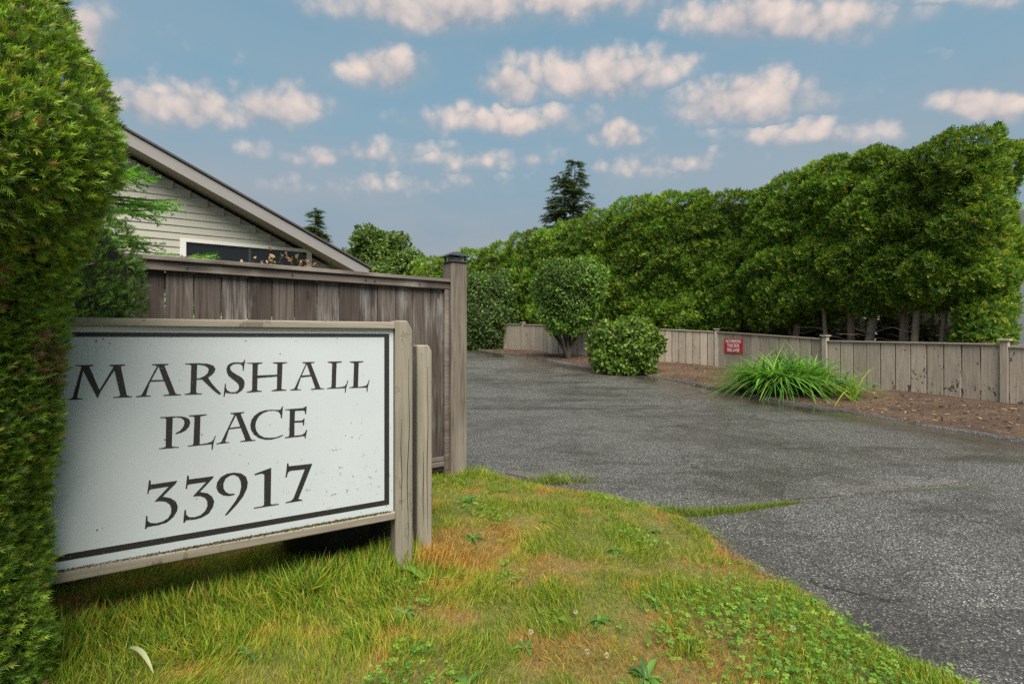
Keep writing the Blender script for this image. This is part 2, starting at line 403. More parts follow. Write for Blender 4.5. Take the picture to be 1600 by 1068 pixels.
def inst(name, P, Dir, Nrm, scale, temps, col, material='leaf', parent=None, tipgain=(.8, 1.15), kind=None):
    """copies of small leaf templates merged in one mesh; template = (V(k,3), F(m,3)) grown along +Y, facing +Z"""
    P = np.asarray(P, float); N = len(P); Dir = unit(np.asarray(Dir, float)); Nrm = np.asarray(Nrm, float)
    X = unit(np.cross(Dir, Nrm)); Z = np.cross(X, Dir)
    which = rng.integers(0, len(temps), N); VV = []; FF = []; CC = []; off = 0
    scale = np.broadcast_to(np.asarray(scale, float), (N,)); col = np.asarray(col, float)
    for t, (V, F) in enumerate(temps):
        ix = np.nonzero(which == t)[0]
        if not len(ix): continue
        V = np.asarray(V, float); F = np.asarray(F, np.int64); k = len(V)
        s = scale[ix][:, None, None]
        W = P[ix][:, None, :] + s*(V[None, :, 0:1]*X[ix][:, None, :] + V[None, :, 1:2]*Dir[ix][:, None, :] + V[None, :, 2:3]*Z[ix][:, None, :])
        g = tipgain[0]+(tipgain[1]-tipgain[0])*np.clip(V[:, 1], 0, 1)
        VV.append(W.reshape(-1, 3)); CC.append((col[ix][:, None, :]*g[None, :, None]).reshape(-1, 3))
        FF.append((F[None]+(np.arange(len(ix))*k)[:, None, None]+off).reshape(-1, F.shape[1])); off += len(ix)*k
    o = obj(name, np_mesh(name, np.concatenate(VV), np.concatenate(FF), np.concatenate(CC)), material, parent)
    if kind: o['kind'] = kind
    return o
def palette(N, cols, w=None, jitter=.18):
    cols = np.asarray(cols, float); i = rng.choice(len(cols), N, p=None if w is None else np.asarray(w)/sum(w))
    return cols[i]*rng.uniform(1-jitter, 1+jitter, (N, 1))

# leaf templates
def t_spray(n=6, spread=1.0, width=.075, curl=.18):
    V = []; F = []
    for i in range(n):
        a = (i/(n-1)-.5)*2*spread + rng.uniform(-.15, .15); L = (1-.35*abs(i/(n-1)-.5)*2)*rng.uniform(.8, 1.1)
        b = np.array((.0, .25*(1-abs(i/(n-1)-.5)*2), 0)); d = np.array((math.sin(a), math.cos(a), rng.uniform(-curl, curl))); s = np.array((d[1], -d[0], rng.uniform(-.4, .4)))
        o = len(V); V += [b-d*.05, b+d*L+s*width*.8, b+d*L*.8-s*width*1.6]; F += [(o, o+1, o+2)]
    return np.array(V), np.array(F)
def t_needles(n=8, L=.42, width=.045, ang=.8, flat=.15):
    V = []; F = []
    def needle(b, d):
        s = np.cross(d, (0, 0, 1)); s = s/(np.linalg.norm(s)+1e-6)*width; o = len(V)
        V.extend([b-s, b+s, b+d*L*rng.uniform(.8, 1.15)]); F.append((o, o+1, o+2))
    for i in range(n):
        y = i/n*.85
        for sgn in (-1, 1):
            a = ang*rng.uniform(.8, 1.2)*(1-.25*i/n); needle(np.array((0, y+rng.uniform(-.03, .03), 0)), np.array((sgn*math.sin(a), math.cos(a), rng.uniform(-flat, flat*2))))
    needle(np.array((0, .8, 0)), np.array((0, 1., .05)))
    o = len(V); V.extend([np.array((-.018, 0, 0)), np.array((.018, 0, 0)), np.array((0, .95, .02))]); F.append((o, o+1, o+2))
    return np.array(V), np.array(F)
def t_leaf(w=.26, fold=.10, droop=.12):
    V = np.array([(0, 0, 0), (-w, .38, fold), (0, .45, 0), (w, .38, fold), (-w*.7, .72, fold*.7-droop*.4), (w*.7, .72, fold*.7-droop*.4), (0, 1, -droop)])
    F = np.array([(0, 2, 1), (0, 3, 2), (1, 2, 4), (2, 3, 5), (2, 6, 4), (2, 5, 6)])
    return V, F
def t_blade(width=.05, bend=.25, side=0.):
    V = [(-width, 0, 0), (width, 0, 0), (-width*.8+side*.3, .55, bend*.3), (width*.8+side*.3, .55, bend*.3), (side, 1-.25*bend, bend)]
    return np.array(V), np.array([(0, 1, 3), (0, 3, 2), (2, 3, 4)])
def t_strap(width=.03, droop=.6, n=8, p=2.6):
    V = []; F = []
    for i in range(n):
        t = i/(n-1); w = width*math.sin(math.pi*(.18+.82*t))**.7 if t < 1 else .002
        y = t*(1-droop*.35*t); z = -droop*t**p
        V += [(-w, y, z+abs(w)*.5), (0, y, z), (w, y, z+abs(w)*.5)]
        if i:
            a = (i-1)*3; F += [(a, a+1, a+4), (a, a+4, a+3), (a+1, a+2, a+5), (a+1, a+5, a+4)]
    return np.array(V), np.array(F)
def t_clover():
    V = []; F = []
    for k in range(3):
        a = k*2.094; c, s = math.cos(a), math.sin(a); o = len(V)
        for x, y, z in ((0, .02, 0), (-.32, .35, .05), (-.22, .72, .02), (0, .64, -.02), (.22, .72, .02), (.32, .35, .05)): V.append((x*c-y*s, x*s+y*c, z))
        F += [(o, o+3, o+2), (o, o+2, o+1), (o, o+4, o+3), (o, o+5, o+4)]
    return np.array(V)*.6, np.array(F)
SPRAY = [t_spray(6, .9), t_spray(7, 1.15), t_spray(5, .7)]
NEEDLE = [t_needles(7), t_needles(8), t_needles(6, .5)]
FINE = [t_needles(6, .40, .045, .75, .3) for _ in range(5)]
LEAF = [t_leaf(), t_leaf(.22, .06, .2), t_leaf(.30, .14, .05)]

# sign lettering, millimetres on the board (from its right end, above ground)
GLYPHS = [
 ('M',[(-1191.6,1100.1),(-1139.4,1099.8),(-1140,1096.6),(-1151.8,1093.7),(-1122.4,1004.9),(-1080.4,1091.6),(-1093.2,1095.7),(-1093.2,1099),(-1045.3,1098.9),(-1045.3,1095.6),(-1059.3,1092.6),(-1041,981),(-1035.4,976.9),(-1024.1,975),(-1024.1,972.4),(-1082.3,972.7),(-1082,975.2),(-1064.9,977),(-1061,982.1),(-1078.5,1077.9),(-1118.7,999),(-1128.1,973.1),(-1169.1,1079.7),(-1186.8,980.4),(-1182.8,976.9),(-1170.6,975.4),(-1170.6,972.9),(-1216,972.6),(-1214.5,975.3),(-1202.5,977.7),(-1198,984.2),(-1173.7,1094.4),(-1178.3,1096.1),(-1191,1096.9)],[]),
 ('A',[(-963.4,1097.9),(-909.8,1097.8),(-909.8,1094.8),(-923.1,1092.1),(-886,978.3),(-880.6,975),(-867,973.3),(-867,970.7),(-925.9,971.2),(-925.6,974.2),(-909.1,975.4),(-907.3,979.6),(-923.1,1029.9),(-968.2,1029.3),(-981.8,977.5),(-976.7,975.1),(-966.1,974.4),(-966.1,971.9),(-1013.5,971.4),(-1013.5,974.3),(-997,977.1),(-993.7,982.4),(-945.8,1091.9),(-961.3,1094.5)],[(-941.3,1089.2),(-925.9,1034.3),(-965.4,1034.7)]),
 ('R',[(-853.6,1097.6),(-811.4,1097.8),(-777.7,1094.7),(-756.8,1086.5),(-749.2,1072.9),(-753,1060.4),(-762.5,1048.2),(-775.8,1038),(-764.4,1016.1),(-747.2,992),(-729.1,969.4),(-734.6,965.2),(-743.4,971.1),(-756.8,984.4),(-796.5,1030.9),(-815.1,1030.8),(-816.9,978.8),(-811.4,975),(-796.5,973.2),(-796.5,970.6),(-856.8,971.4),(-856.5,974),(-840.8,976.6),(-836.4,980.8),(-833.5,1089.6),(-837.2,1093.2),(-853.6,1095)],[(-813.2,1092.6),(-789,1088.3),(-775.8,1079.1),(-773.1,1067.8),(-777.7,1054.6),(-789,1043.9),(-803.9,1036.5),(-815.1,1035.2)]),
 ('S',[(-641.8,1108.6),(-647.1,1062.1),(-649.9,1062.2),(-651.1,1082.1),(-659.1,1091.5),(-673.1,1092.8),(-687,1089.9),(-695.7,1082),(-696.8,1072),(-690.9,1060.4),(-675.1,1047.5),(-655.1,1033.9),(-645.8,1022),(-643,1008),(-645.8,992),(-653.1,978.6),(-667.1,969.2),(-685,966.6),(-702.7,969),(-713.7,971.9),(-717.6,954.9),(-720.7,955.1),(-716,1009.2),(-712.5,1009),(-712.1,993.1),(-706.7,980.5),(-694.9,972.6),(-681,971.8),(-669.1,977.1),(-663.9,988.3),(-665.1,1002.2),(-673.1,1014),(-689,1028.4),(-702.7,1042.6),(-708.6,1056.5),(-710.2,1071.5),(-706.7,1083.7),(-696.8,1093.9),(-683,1098.1),(-667.1,1097.7),(-653.1,1095.9),(-647.1,1100.4),(-644.6,1108.6)],[]),
 ('H',[(-633.7,1094.5),(-575.3,1094.9),(-575.3,1092.1),(-593.1,1088.3),(-594.8,1039.4),(-518.2,1039.7),(-517.3,1087.7),(-535.2,1091.5),(-535.2,1094.4),(-477.5,1093.9),(-477.5,1091),(-496.6,1088.1),(-500.9,977.5),(-496.6,973.9),(-481,971.7),(-481,968.8),(-540.3,968.7),(-540.3,971.5),(-522.4,975.3),(-519,978.5),(-518.2,1032.6),(-594.8,1028.6),(-596,977.8),(-591.9,973.9),(-577.4,971.7),(-577.4,969.3),(-635.7,967.9),(-635.7,970.7),(-618.6,974.4),(-615.4,978.9),(-613.3,1088),(-616.6,1090.8),(-633.7,1092.2)],[]),
 ('A',[(-415.8,1092.3),(-363.9,1092),(-363.9,1089.1),(-380,1086.6),(-340.3,974.1),(-334.7,970.8),(-322.1,969.2),(-322.1,966.7),(-380.5,966.8),(-380,969.7),(-362.6,971.8),(-361.6,975.2),(-378.6,1027.6),(-421.7,1024.4),(-437.3,974.2),(-432.9,971),(-420.3,969.9),(-420.3,967.5),(-465.6,968.5),(-465.6,971.3),(-450.6,973.9),(-446.2,979.5),(-400.5,1085.6),(-414.5,1088.9)],[(-396.9,1083.1),(-381.8,1033.6),(-419,1032.1)]),
 ('L',[(-307.5,1091.7),(-245.2,1091.7),(-245.2,1088.1),(-268.4,1085.2),(-271.8,970.6),(-249.1,971.9),(-232.1,975.1),(-223.7,985.9),(-219.8,1001),(-215.9,1000.8),(-224.7,968.2),(-228.1,944.5),(-231.1,944.6),(-230.6,966.9),(-311.7,966.6),(-311.7,969.6),(-294.7,971.7),(-290.9,976.6),(-287.6,1081.7),(-291.4,1085.3),(-306.6,1088.1)],[]),
 ('L',[(-209.5,1090.3),(-145.4,1090.3),(-145.4,1086.7),(-167.6,1083.6),(-171.1,968),(-150,969.5),(-132.2,973.3),(-124.5,983.8),(-120.4,999.7),(-116.8,999.6),(-124.5,965.6),(-127.1,942.9),(-130.6,943.1),(-130.6,963.9),(-211.4,965.4),(-211.4,968.5),(-196.1,970.3),(-192.6,974.2),(-189.1,1080.6),(-192.1,1083.7),(-208,1087.2)],[]),
 ('P',[(-936.8,887.1),(-894.9,886.7),(-869.9,885.1),(-851.8,880.1),(-840.1,870.4),(-836.8,857),(-840.8,842),(-851.8,827.7),(-868.1,819.2),(-886,815.3),(-887.1,818),(-871.7,827.4),(-860.8,841.6),(-856.1,856.5),(-858.3,869.8),(-868.1,879.3),(-884.2,882.8),(-895.6,882),(-898.5,768.1),(-893.1,764.9),(-874.9,762.9),(-874.9,760.3),(-940.2,761.3),(-940.2,763.8),(-923.1,765.7),(-918.6,769.5),(-916.8,879),(-921.4,882.8),(-936.8,884.1)],[]),
 ('L',[(-841.9,886.8),(-779.6,886.7),(-779.6,883.6),(-802.1,880.5),(-804.7,765.6),(-781.4,766.6),(-762.5,772.2),(-755.7,781.7),(-751.1,795.6),(-748.4,794.5),(-755.7,769.2),(-759.5,738.3),(-763.3,738.7),(-762.5,761.9),(-845.6,760.9),(-845.2,763.9),(-829.8,765.3),(-826.1,770.2),(-822.5,877.7),(-826.1,881.6),(-841.6,883.7)],[]),
 ('A',[(-696.1,885.2),(-644.2,885.8),(-644.2,883.1),(-658.3,879.6),(-619.5,767.9),(-614.5,763.7),(-601.4,761.4),(-601.4,759.1),(-659.9,759.8),(-659.9,762.5),(-643,764.4),(-641,769.3),(-657.9,819.3),(-700.8,817.4),(-714.5,766.5),(-710.6,764.3),(-700,763.1),(-700,760.9),(-746.6,759.6),(-746.6,762.3),(-731.9,764.8),(-727.3,770.2),(-681,878.6),(-694.9,882)],[(-675.9,874.5),(-659.9,825),(-698.8,823.1)]),
 ('C',[(-497.9,898.5),(-494.9,898.3),(-498.8,847),(-502.7,847.4),(-505.3,865.7),(-513.9,878.3),(-531,883.3),(-552.2,883.5),(-573.2,876.7),(-589.8,863),(-600.2,842.8),(-603.1,822.1),(-598.9,800.8),(-587.8,782.4),(-569,769.2),(-545.9,765),(-522.4,764.9),(-494.4,774),(-494.4,770.2),(-513.9,762.6),(-539.5,757.7),(-564.8,759.4),(-589.8,769.5),(-608.4,786.3),(-619.5,807.4),(-621.9,828.5),(-617.8,849),(-606.3,866.7),(-587.8,880.6),(-564.8,887.3),(-539.5,887.3),(-518.2,884.8),(-505.3,884.8)],[]),
 ('E',[(-486.6,884.8),(-412.7,885.2),(-402.8,891.8),(-397.3,892.4),(-400,858.4),(-404.6,858.7),(-405.5,871.5),(-412.7,875.5),(-446.2,875.5),(-447.5,830.7),(-417.2,829.6),(-410.4,836.3),(-405.9,837.4),(-409.5,807),(-413.6,807.3),(-413.6,821.9),(-448.4,823.5),(-448.4,764.6),(-417.2,765.3),(-405.9,772.5),(-399.1,786.5),(-395.5,785.2),(-402.8,747.3),(-405.5,747.5),(-406.4,759.4),(-487.9,757.6),(-487.9,760.9),(-472.7,763.2),(-469.6,769.1),(-466.9,877.1),(-472.7,881.4),(-486.2,881.9)],[]),
 ('3',[(-972.1,642.8),(-966.8,642),(-966.8,625),(-880.3,627.4),(-885.5,617.5),(-928.7,571.5),(-903.3,561.6),(-885.5,545.2),(-878.7,524.7),(-881.5,505.8),(-893.4,483.9),(-915.1,466.4),(-942.3,461.1),(-969.1,461.1),(-978.6,459.7),(-981.2,453.1),(-985,453.9),(-981.2,504.9),(-977.4,504.2),(-976.7,485.2),(-967.2,474),(-950,469.7),(-928.7,472.3),(-911.1,482.4),(-901.3,499.8),(-900.1,518.8),(-905.2,536.5),(-918.2,549.3),(-936.5,555.2),(-954.6,555.9),(-908,608.9),(-965.3,606.8),(-972.1,602.3),(-974,589.4),(-977.8,590)],[]),
 ('3',[(-847.3,643.5),(-842.1,642.7),(-841.2,627),(-755.2,627.9),(-760.3,618.6),(-804.3,569.8),(-777.2,560.6),(-761.2,544.1),(-753.9,522.9),(-758.2,501.2),(-773,476.5),(-798.1,463.8),(-822.9,461),(-851.4,463),(-856.6,453.8),(-860.7,454.5),(-856.6,506.3),(-851.4,504.3),(-850.6,485.7),(-841.2,474.2),(-822.9,469.9),(-802.2,474.4),(-785.6,488.7),(-778,507.2),(-778.4,527.1),(-785.6,542.1),(-802.2,553.3),(-828.2,556),(-781.4,608.3),(-839.2,607.1),(-846.1,604.3),(-848.1,590),(-852.6,590.7)],[]),
 ('9',[(-716.6,458.2),(-704.5,474.2),(-678.2,510.1),(-662.7,538.1),(-656,567.7),(-658.2,593.6),(-667.1,612.7),(-682.6,623.6),(-697.9,622.2),(-713.2,611.8),(-721,592.8),(-721,572.7),(-713.2,556.3),(-700.1,545.7),(-680.4,543.5),(-681.3,538.6),(-700.1,536.6),(-721.8,542.6),(-739,557.9),(-746.7,579.2),(-743.3,601.1),(-730.4,620.3),(-708.8,631.3),(-682.6,632.7),(-656,625.4),(-638.1,608.5),(-631.3,584.4),(-634.5,559.2),(-649.3,525.7),(-673.8,494.1),(-708,458.6)],[]),
 ('1',[(-606.3,615.9),(-541.4,634.1),(-543.7,475.8),(-536.7,473),(-512.9,471.6),(-512.9,467.9),(-608.6,467.3),(-608.6,471.5),(-576.4,472.1),(-569.5,476.1),(-568.5,609),(-578.7,614.6),(-605,610.5)],[]),
 ('7',[(-478.2,645.3),(-472.4,644.6),(-471.4,631.1),(-373.8,630.1),(-432.6,479.4),(-415.2,472.7),(-415.2,470),(-485,469.5),(-484.1,473),(-462.2,476.3),(-452.4,485.3),(-405.2,609.3),(-464.6,610.4),(-474.4,604.8),(-480.2,583.2),(-484.1,583.8)],[]),
]

# ------------------------------------------------------------------ lie of the land
_gy = np.array([-2000, 8.6, 11.4, 14.5, 16.6, 20.2, 26, 40, 4000.]); _gz = np.array([0, 0, .06, .28, .48, .67, .95, 1.3, 1.3])
def gz(y): return np.interp(y, _gy, _gz)
EDGE = np.array([(14, -6), (9, 1.5), (7.2, 3.9), (5.85, 5.53), (5.77, 6.13), (5.58, 7.03), (5.39, 7.96), (4.98, 9.2), (4.77, 10.0), (4.3, 12.0), (3.45, 13.5), (2.2, 15.0), (.5, 17.3), (-2.25, 23 - .6), (-7, 26.5), (-16, 31)])
FENCE = np.array([(9.95, 6.2), (8.80, 8.64), (7.36, 11.36), (6.16, 14.55), (2.85, 17.0), (1.72, 18.25), (.45, 19.8), (-2.4, 23.4), (-6, 26.8), (-11, 30.5)])
def resample(poly, step):
    d = np.r_[0, np.cumsum(np.linalg.norm(np.diff(poly, axis=0), axis=1))]; s = np.arange(0, d[-1], step)
    return np.c_[np.interp(s, d, poly[:, 0]), np.interp(s, d, poly[:, 1])]
def dist_to(poly, P):
    best = np.full(len(P), 1e9)
    for a, b in zip(poly[:-1], poly[1:]):
        ab = b-a; t = np.clip(((P-a) @ ab)/(ab @ ab), 0, 1); best = np.minimum(best, np.linalg.norm(P-(a+t[:, None]*ab), axis=1))
    return best
def inside(poly, P):
    x, y = P[:, 0], P[:, 1]; r = np.zeros(len(P), bool); n = len(poly)
    for i in range(n):
        x1, y1 = poly[i]; x2, y2 = poly[(i+1) % n]
        c = ((y1 > y) != (y2 > y)) & (x < (x2-x1)*(y-y1)/((y2-y1) if y2 != y1 else 1e-9)+x1); r ^= c
    return r
def grid_sheet(name, xs, ys, zf, material, attr=None):
    X, Y = np.meshgrid(xs, ys); V = np.c_[X.ravel(), Y.ravel(), zf(X.ravel(), Y.ravel())]
    n = len(xs); i = np.arange(len(ys)-1)[:, None]*n+np.arange(n-1)[None]; i = i.ravel()
    F = np.c_[i, i+1, i+n+1, i+n]
    return obj(name, np_mesh(name, V, F, smooth=True, attr=None if attr is None else (attr[0], attr[1](V))), material)
def strip_sheet(name, A, B, nt, zf, material):
    """sheet between two polylines with the same count; zf(P, t)"""
    n = len(A); t = np.linspace(0, 1, nt); P = A[:, None, :]*(1-t)[None, :, None]+B[:, None, :]*t[None, :, None]
    V = np.concatenate([P, zf(P, t)[..., None]], 2).reshape(-1, 3)
    i = (np.arange(n-1)[:, None]*nt+np.arange(nt-1)[None]).ravel()
    return obj(name, np_mesh(name, V, np.c_[i, i+nt, i+nt+1, i+1], smooth=True), material)
def poly_sheet(name, poly, z, thick, material):
    def fn(bm):
        add_prism(bm, poly, z-thick, z, lambda u, v, l: (u, v, l))
    return obj(name, bm_mesh(name, fn), material)

g = grid_sheet('ground', np.r_[-2500, -800, -300, -120, np.arange(-60, 61, 4), 120, 300, 800, 2500], np.r_[-800, -200, -60, -20, np.arange(-10, 61, 2.), 90, 160, 400, 1200, 4000], lambda x, y: gz(y)-.06, 'terrain')
tag(g, kind='structure')
road = grid_sheet('road', np.arange(-24, 20.1, .4), np.arange(-8, 36.1, .4), lambda x, y: gz(y)+.006*np.sin(x*.9)*np.sin(y*.7),
                  'asphalt', ('wet', lambda V: np.clip(np.exp(-np.maximum(dist_to(EDGE, V[:, :2])-.15, 0)/.75) + .25*np.exp(-dist_to(np.array([(1.1, 3.45), (2.2, 4.2), (4.5, 4.8)]), V[:, :2])/.35), 0, 1)))
tag(road, kind='structure')
# finer sheet of the near carriageway is not needed: the wet attribute is smooth

# near pavement apron beyond the grassy seam, and an older patch set in it
LAWN_EDGE = [(-.41, 4.28), (-.05, 4.12), (.354, 3.83), (.768, 3.63), (1.08, 3.38), (1.20, 3.17), (1.255, 2.85), (1.295, 2.577), (1.373, 2.257), (1.423, 2.03), (1.482, 1.807), (1.60, 1.66), (1.75, 1.2), (1.9, .2), (2.0, -1.5)]
SEAM = [(1.05, 3.30), (1.22, 3.24), (1.60, 3.34), (1.97, 3.463), (2.45, 3.60), (2.9, 3.72), (3.6, 3.87), (4.23, 4.0), (6.5, 4.35)]
ap = [(x, y-.02) for x, y in SEAM]+[(8.2, 3.2), (9, .5), (11, -5), (2.2, -5), (1.6, 0)]+[(x-.15, y) for x, y in LAWN_EDGE[::-1][2:10]]
o = poly_sheet('pavement', ap, .016, .03, 'asphalt_apron'); tag(o, kind='structure')
pt = [(1.98, 3.55), (2.2, 3.9), (2.75, 4.22), (3.55, 4.15), (3.75, 4.02), (3.0, 3.80), (2.4, 3.64)]
o = poly_sheet('pavement', pt, .014, .02, 'asphalt_patch'); tag(o, kind='structure')

# lawn
LAWN = LAWN_EDGE+[(-6, -1.5), (-6, 2.0), (-2.2, 4.9), (-1.2, 4.75), (-.5, 4.42)]
LP = np.array(LAWN)
xs = np.arange(-6, 2.2, .06); ys = np.arange(-1.5, 5.0, .06)
def lawn_z(x, y): 
    P = np.c_[x, y]; d = dist_to(np.array(LAWN_EDGE), P)
    return np.minimum(.012+d*.12, .045)+.012*fnoise(np.c_[x, y, x*0], 5, 3)*np.clip(d*4, 0, 1)
def make_lawn():
    X, Y = np.meshgrid(xs, ys); P = np.c_[X.ravel(), Y.ravel()]; keep = inside(LP, P)
    V = np.c_[P, lawn_z(P[:, 0], P[:, 1])]; n = len(xs)
    i = (np.arange(len(ys)-1)[:, None]*n+np.arange(n-1)[None]).ravel(); F = np.c_[i, i+1, i+n+1, i+n]
    F = F[keep[F].sum(1) >= 2]
    idx = -np.ones(len(V), int); u = np.unique(F); idx[u] = np.arange(len(u))
    # pull the ragged rim down to the pavement
    rim = ~keep[u]; V2 = V[u]; V2[rim, 2] = -.01
    o = obj('lawn', np_mesh('lawn', V2, idx[F], smooth=True), 'lawn_soil'); tag(o, kind='structure')
make_lawn()
yard = poly_sheet('yard', [(-.62, 4.55), (-1.2, 8), (-3, 12), (-7, 17), (-14, 21), (-25, 21), (-25, 3.5), (-3.2, 3.5), (-2.4, 4.95), (-1.3, 4.8)], .03, .05, 'lawn_soil'); tag(yard, kind='structure')

# planting bed along the low fence
E1 = resample(EDGE, .25)
def match(A, B, n):
    dA = np.r_[0, np.cumsum(np.linalg.norm(np.diff(A, axis=0), axis=1))]; dB = np.r_[0, np.cumsum(np.linalg.norm(np.diff(B, axis=0), axis=1))]
    return (np.c_[np.interp(np.linspace(0, dA[-1], n), dA, A[:, 0]), np.interp(np.linspace(0, dA[-1], n), dA, A[:, 1])],
            np.c_[np.interp(np.linspace(0, dB[-1], n), dB, B[:, 0]), np.interp(np.linspace(0, dB[-1], n), dB, B[:, 1])])
BACK = np.array([(17, -4), (15.5, 5), (13.8, 10), (12, 14), (9.5, 18.5), (6, 21), (3.5, 24), (-1, 28.5), (-9, 35)])
EA, EB = match(EDGE, BACK, 220)
def bed_z(P, t):
    d = dist_to(EDGE, P.reshape(-1, 2)).reshape(P.shape[:2])
    nz = fnoise(np.c_[P.reshape(-1, 2), np.zeros(P.shape[0]*P.shape[1])], 3, 5).reshape(P.shape[:2])
    return gz(P[..., 1])+.012+np.minimum(d*.05, .05)+.02*nz*np.clip(d*3, 0, 1)
bed = strip_sheet('planting_bed', EA, EB, 40, bed_z, 'mulch'); tag(bed, kind='structure')
# low asphalt kerb between road and bed
def kerb():
    C = resample(EDGE, .3); T_ = unit(np.gradient(C, axis=0)); Nn = np.c_[T_[:, 1], -T_[:, 0]]
    Nn = np.where((Nn[:, :1]*0+ (Nn @ np.array((1., .3)))[:, None]) < 0, -Nn, Nn)
    prof = [(-.03, -.01), (-.015, .022), (.03, .035), (.09, .03), (.12, -.01)]
    V = []; n = len(C); k = len(prof)
    wob = fnoise(np.c_[C, C[:, :1]*0], 2.5, 9)
    for i in range(n):
        for a, b in prof: p = C[i]+Nn[i]*(a+.012*wob[i]); V.append((p[0], p[1], gz(p[1])+b*(1+.25*wob[i])))
    F = [(i*k+j, (i+1)*k+j, (i+1)*k+j+1, i*k+j+1) for i in range(n-1) for j in range(k-1)]
    o = obj('kerb', np_mesh('kerb', V, F, smooth=True), 'asphalt'); tag(o, kind='structure')
kerb()

# ------------------------------------------------------------------ entrance sign
SB = Vector((-.586, 2.39, 0)); SD = Vector((.8647, .5023, 0)); SRZ = math.atan2(SD.y, SD.x)   # right end of the board, its direction
sign = empty('entrance_sign', (SB.x, SB.y, 0), SRZ)
tag(sign, 'white entrance sign lettered MARSHALL PLACE 33917 on weathered wooden posts', 'sign')
# local frame: x along the board to the right, -y towards the viewer
W0 = -1.325
box('panel', W0, 0, 0, .03, .352, 1.244, 'sign_panel', sign, 0)
def border(bm):
    y = -.0012; y2 = .004
    x0, x1, z0, z1 = W0+.021, -.021, .384, 1.222; t = .024
    add_box(bm, x0, x1, y, y2, z0, z0+t); add_box(bm, x0, x1, y, y2, z1-.017, z1)
    add_box(bm, x0, x0+t, y, y2, z0+t, z1-.017); add_box(bm, x1-t, x1, y, y2, z0+t, z1-.017)
obj('border', bm_mesh('border', border), 'black_vinyl', sign)
for ch, outl, hole in GLYPHS:
    loops = [[Vector((u/1000, v/1000, 0)) for u, v in outl]]
    if hole: loops.append([Vector((u/1000, v/1000, 0)) for u, v in hole])
    tris = tessellate_polygon(loops); pts = [p for l in loops for p in l]
    V = [(p.x, -.0016, p.y) for p in pts]
    obj('digit' if ch.isdigit() else 'letter', np_mesh('letter', V, [tuple(t) for t in tris]), 'black_vinyl', sign)
tr = box('top_rail', W0-.02, .004, -.022, .05, 1.2445, 1.277, 'sign_rail_wood', sign, .004, .002)
br = box('bottom_rail', W0-.02, .004, -.026, .05, .312, .3515, 'sign_rail_wood', sign, .005, .002)
# moss on the ledge of the lower rail
def moss_on(parent, x0, x1, y0, y1, z, n, h):
    x = rng.uniform(x0, x1, n); keep = fnoise(np.c_[x*1., x*0, x*0], 9, 21) > rng.uniform(-1.0, .9, n); x = x[keep]; n = len(x)
    P = np.c_[x, rng.uniform(y0, y1, n), np.full(n, z-.001)]; D = rng.normal(size=(n, 3))*.7+np.array((0, -.2, 1.))
    inst('moss', P, D, rng.normal(size=(n, 3)), rng.uniform(.3, 1, n)*h, [t_blade(.28, .2), t_leaf()], palette(n, [(.08, .10, .016), (.05, .05, .018), (.11, .12, .02), (.06, .035, .018)]), 'chip', parent, kind='stuff')
moss_on(sign, W0, -.02, -.023, -.003, .3515, 9000, .009)
moss_on(sign, W0, -.02, -.02, .045, 1.277, 900, .008)
def post(name, cx, cy, w, z1, parent, slant):
    def fn(bm):
        poly = [(-w/2, -.25), (w/2, -.25), (w/2, z1-slant), (w/2-slant*.55, z1), (-w/2, z1)]
        add_prism(bm, poly, cy-w/2, cy+w/2, lambda u, v, l: (cx+u, l, v))
    return obj(name, bm_mesh(name, fn, .006), 'sign_wood', parent)
post('post', .048, .02, .088, 1.287, sign, .05)
post('post', .198, .14, .084, 1.163, sign, .035)
post('post', W0-.05, .008, .088, 1.287, sign, .05)
# weather checks: thin dark grooves standing on the post faces
for (cx, y, z0, z1, lean) in ((.062, -.0246, .10, 1.10, .012), (.036, -.0246, .35, .80, -.006), (.21, .0974, .12, 1.05, .006), (.188, .0974, .2, .6, .004)):
    V = []; F = []; n = 14
    for i in range(n):
        z = z0+(z1-z0)*i/(n-1); x = cx+lean*math.sin(i*.9)*.35+lean*i/n; w = .0016*math.sin(math.pi*(i+.4)/n)+.0004
        V += [(x-w, y, z), (x+w, y, z)]
        if i: F.append((2*i-2, 2*i-1, 2*i+1, 2*i))
    obj('drying_crack', np_mesh('drying_crack', V, F), 'black_vinyl', sign)

# black basin lying in the grass behind the board
bs = empty('plastic_basin', (-1.0, 2.66, .025), .35); tag(bs, 'glossy black plastic basin lying in the grass under the sign', 'basin')
def lathe(prof, n=40, sx=1, sy=1):
    V = []; F = []; k = len(prof)
    for i in range(n):
        a = 2*math.pi*i/n
        for r, z in prof: V.append((r*math.cos(a)*sx, r*math.sin(a)*sy, z))
    for i in range(n):
        for j in range(k-1): a = i*k+j; b = ((i+1) % n)*k+j; F.append((a, b, b+1, a+1))
    return V, F
V, F = lathe([(.001, .02), (.14, .02), (.21, .09), (.262, .24), (.28, .25), (.29, .235), (.275, .22), (.225, .07), (.15, 0), (.001, 0)], 48, 1.0, .8)
obj('bowl', np_mesh('bowl', V, F, smooth=True), 'black_plastic', bs)
V, F = lathe([(.279, .250), (.287, .264), (.303, .262), (.305, .248), (.289, .240)], 48, 1.0, .8)
obj('rim', np_mesh('rim', V, F, smooth=True), 'black_plastic', bs)
hz = empty('spot_lamp', (-.75, 2.72, .03), .5); tag(hz, 'small black lamp housing in tall grass behind the sign post', 'lamp')
box('housing', -.07, .07, -.05, .05, .09, .21, 'black_plastic', hz, .015); box('bracket', -.085, .085, -.012, .012, -.05, .10, 'black_metal', hz, .004)
box('lens', -.055, .055, -.053, -.049, .105, .195, 'glass', hz, 0)

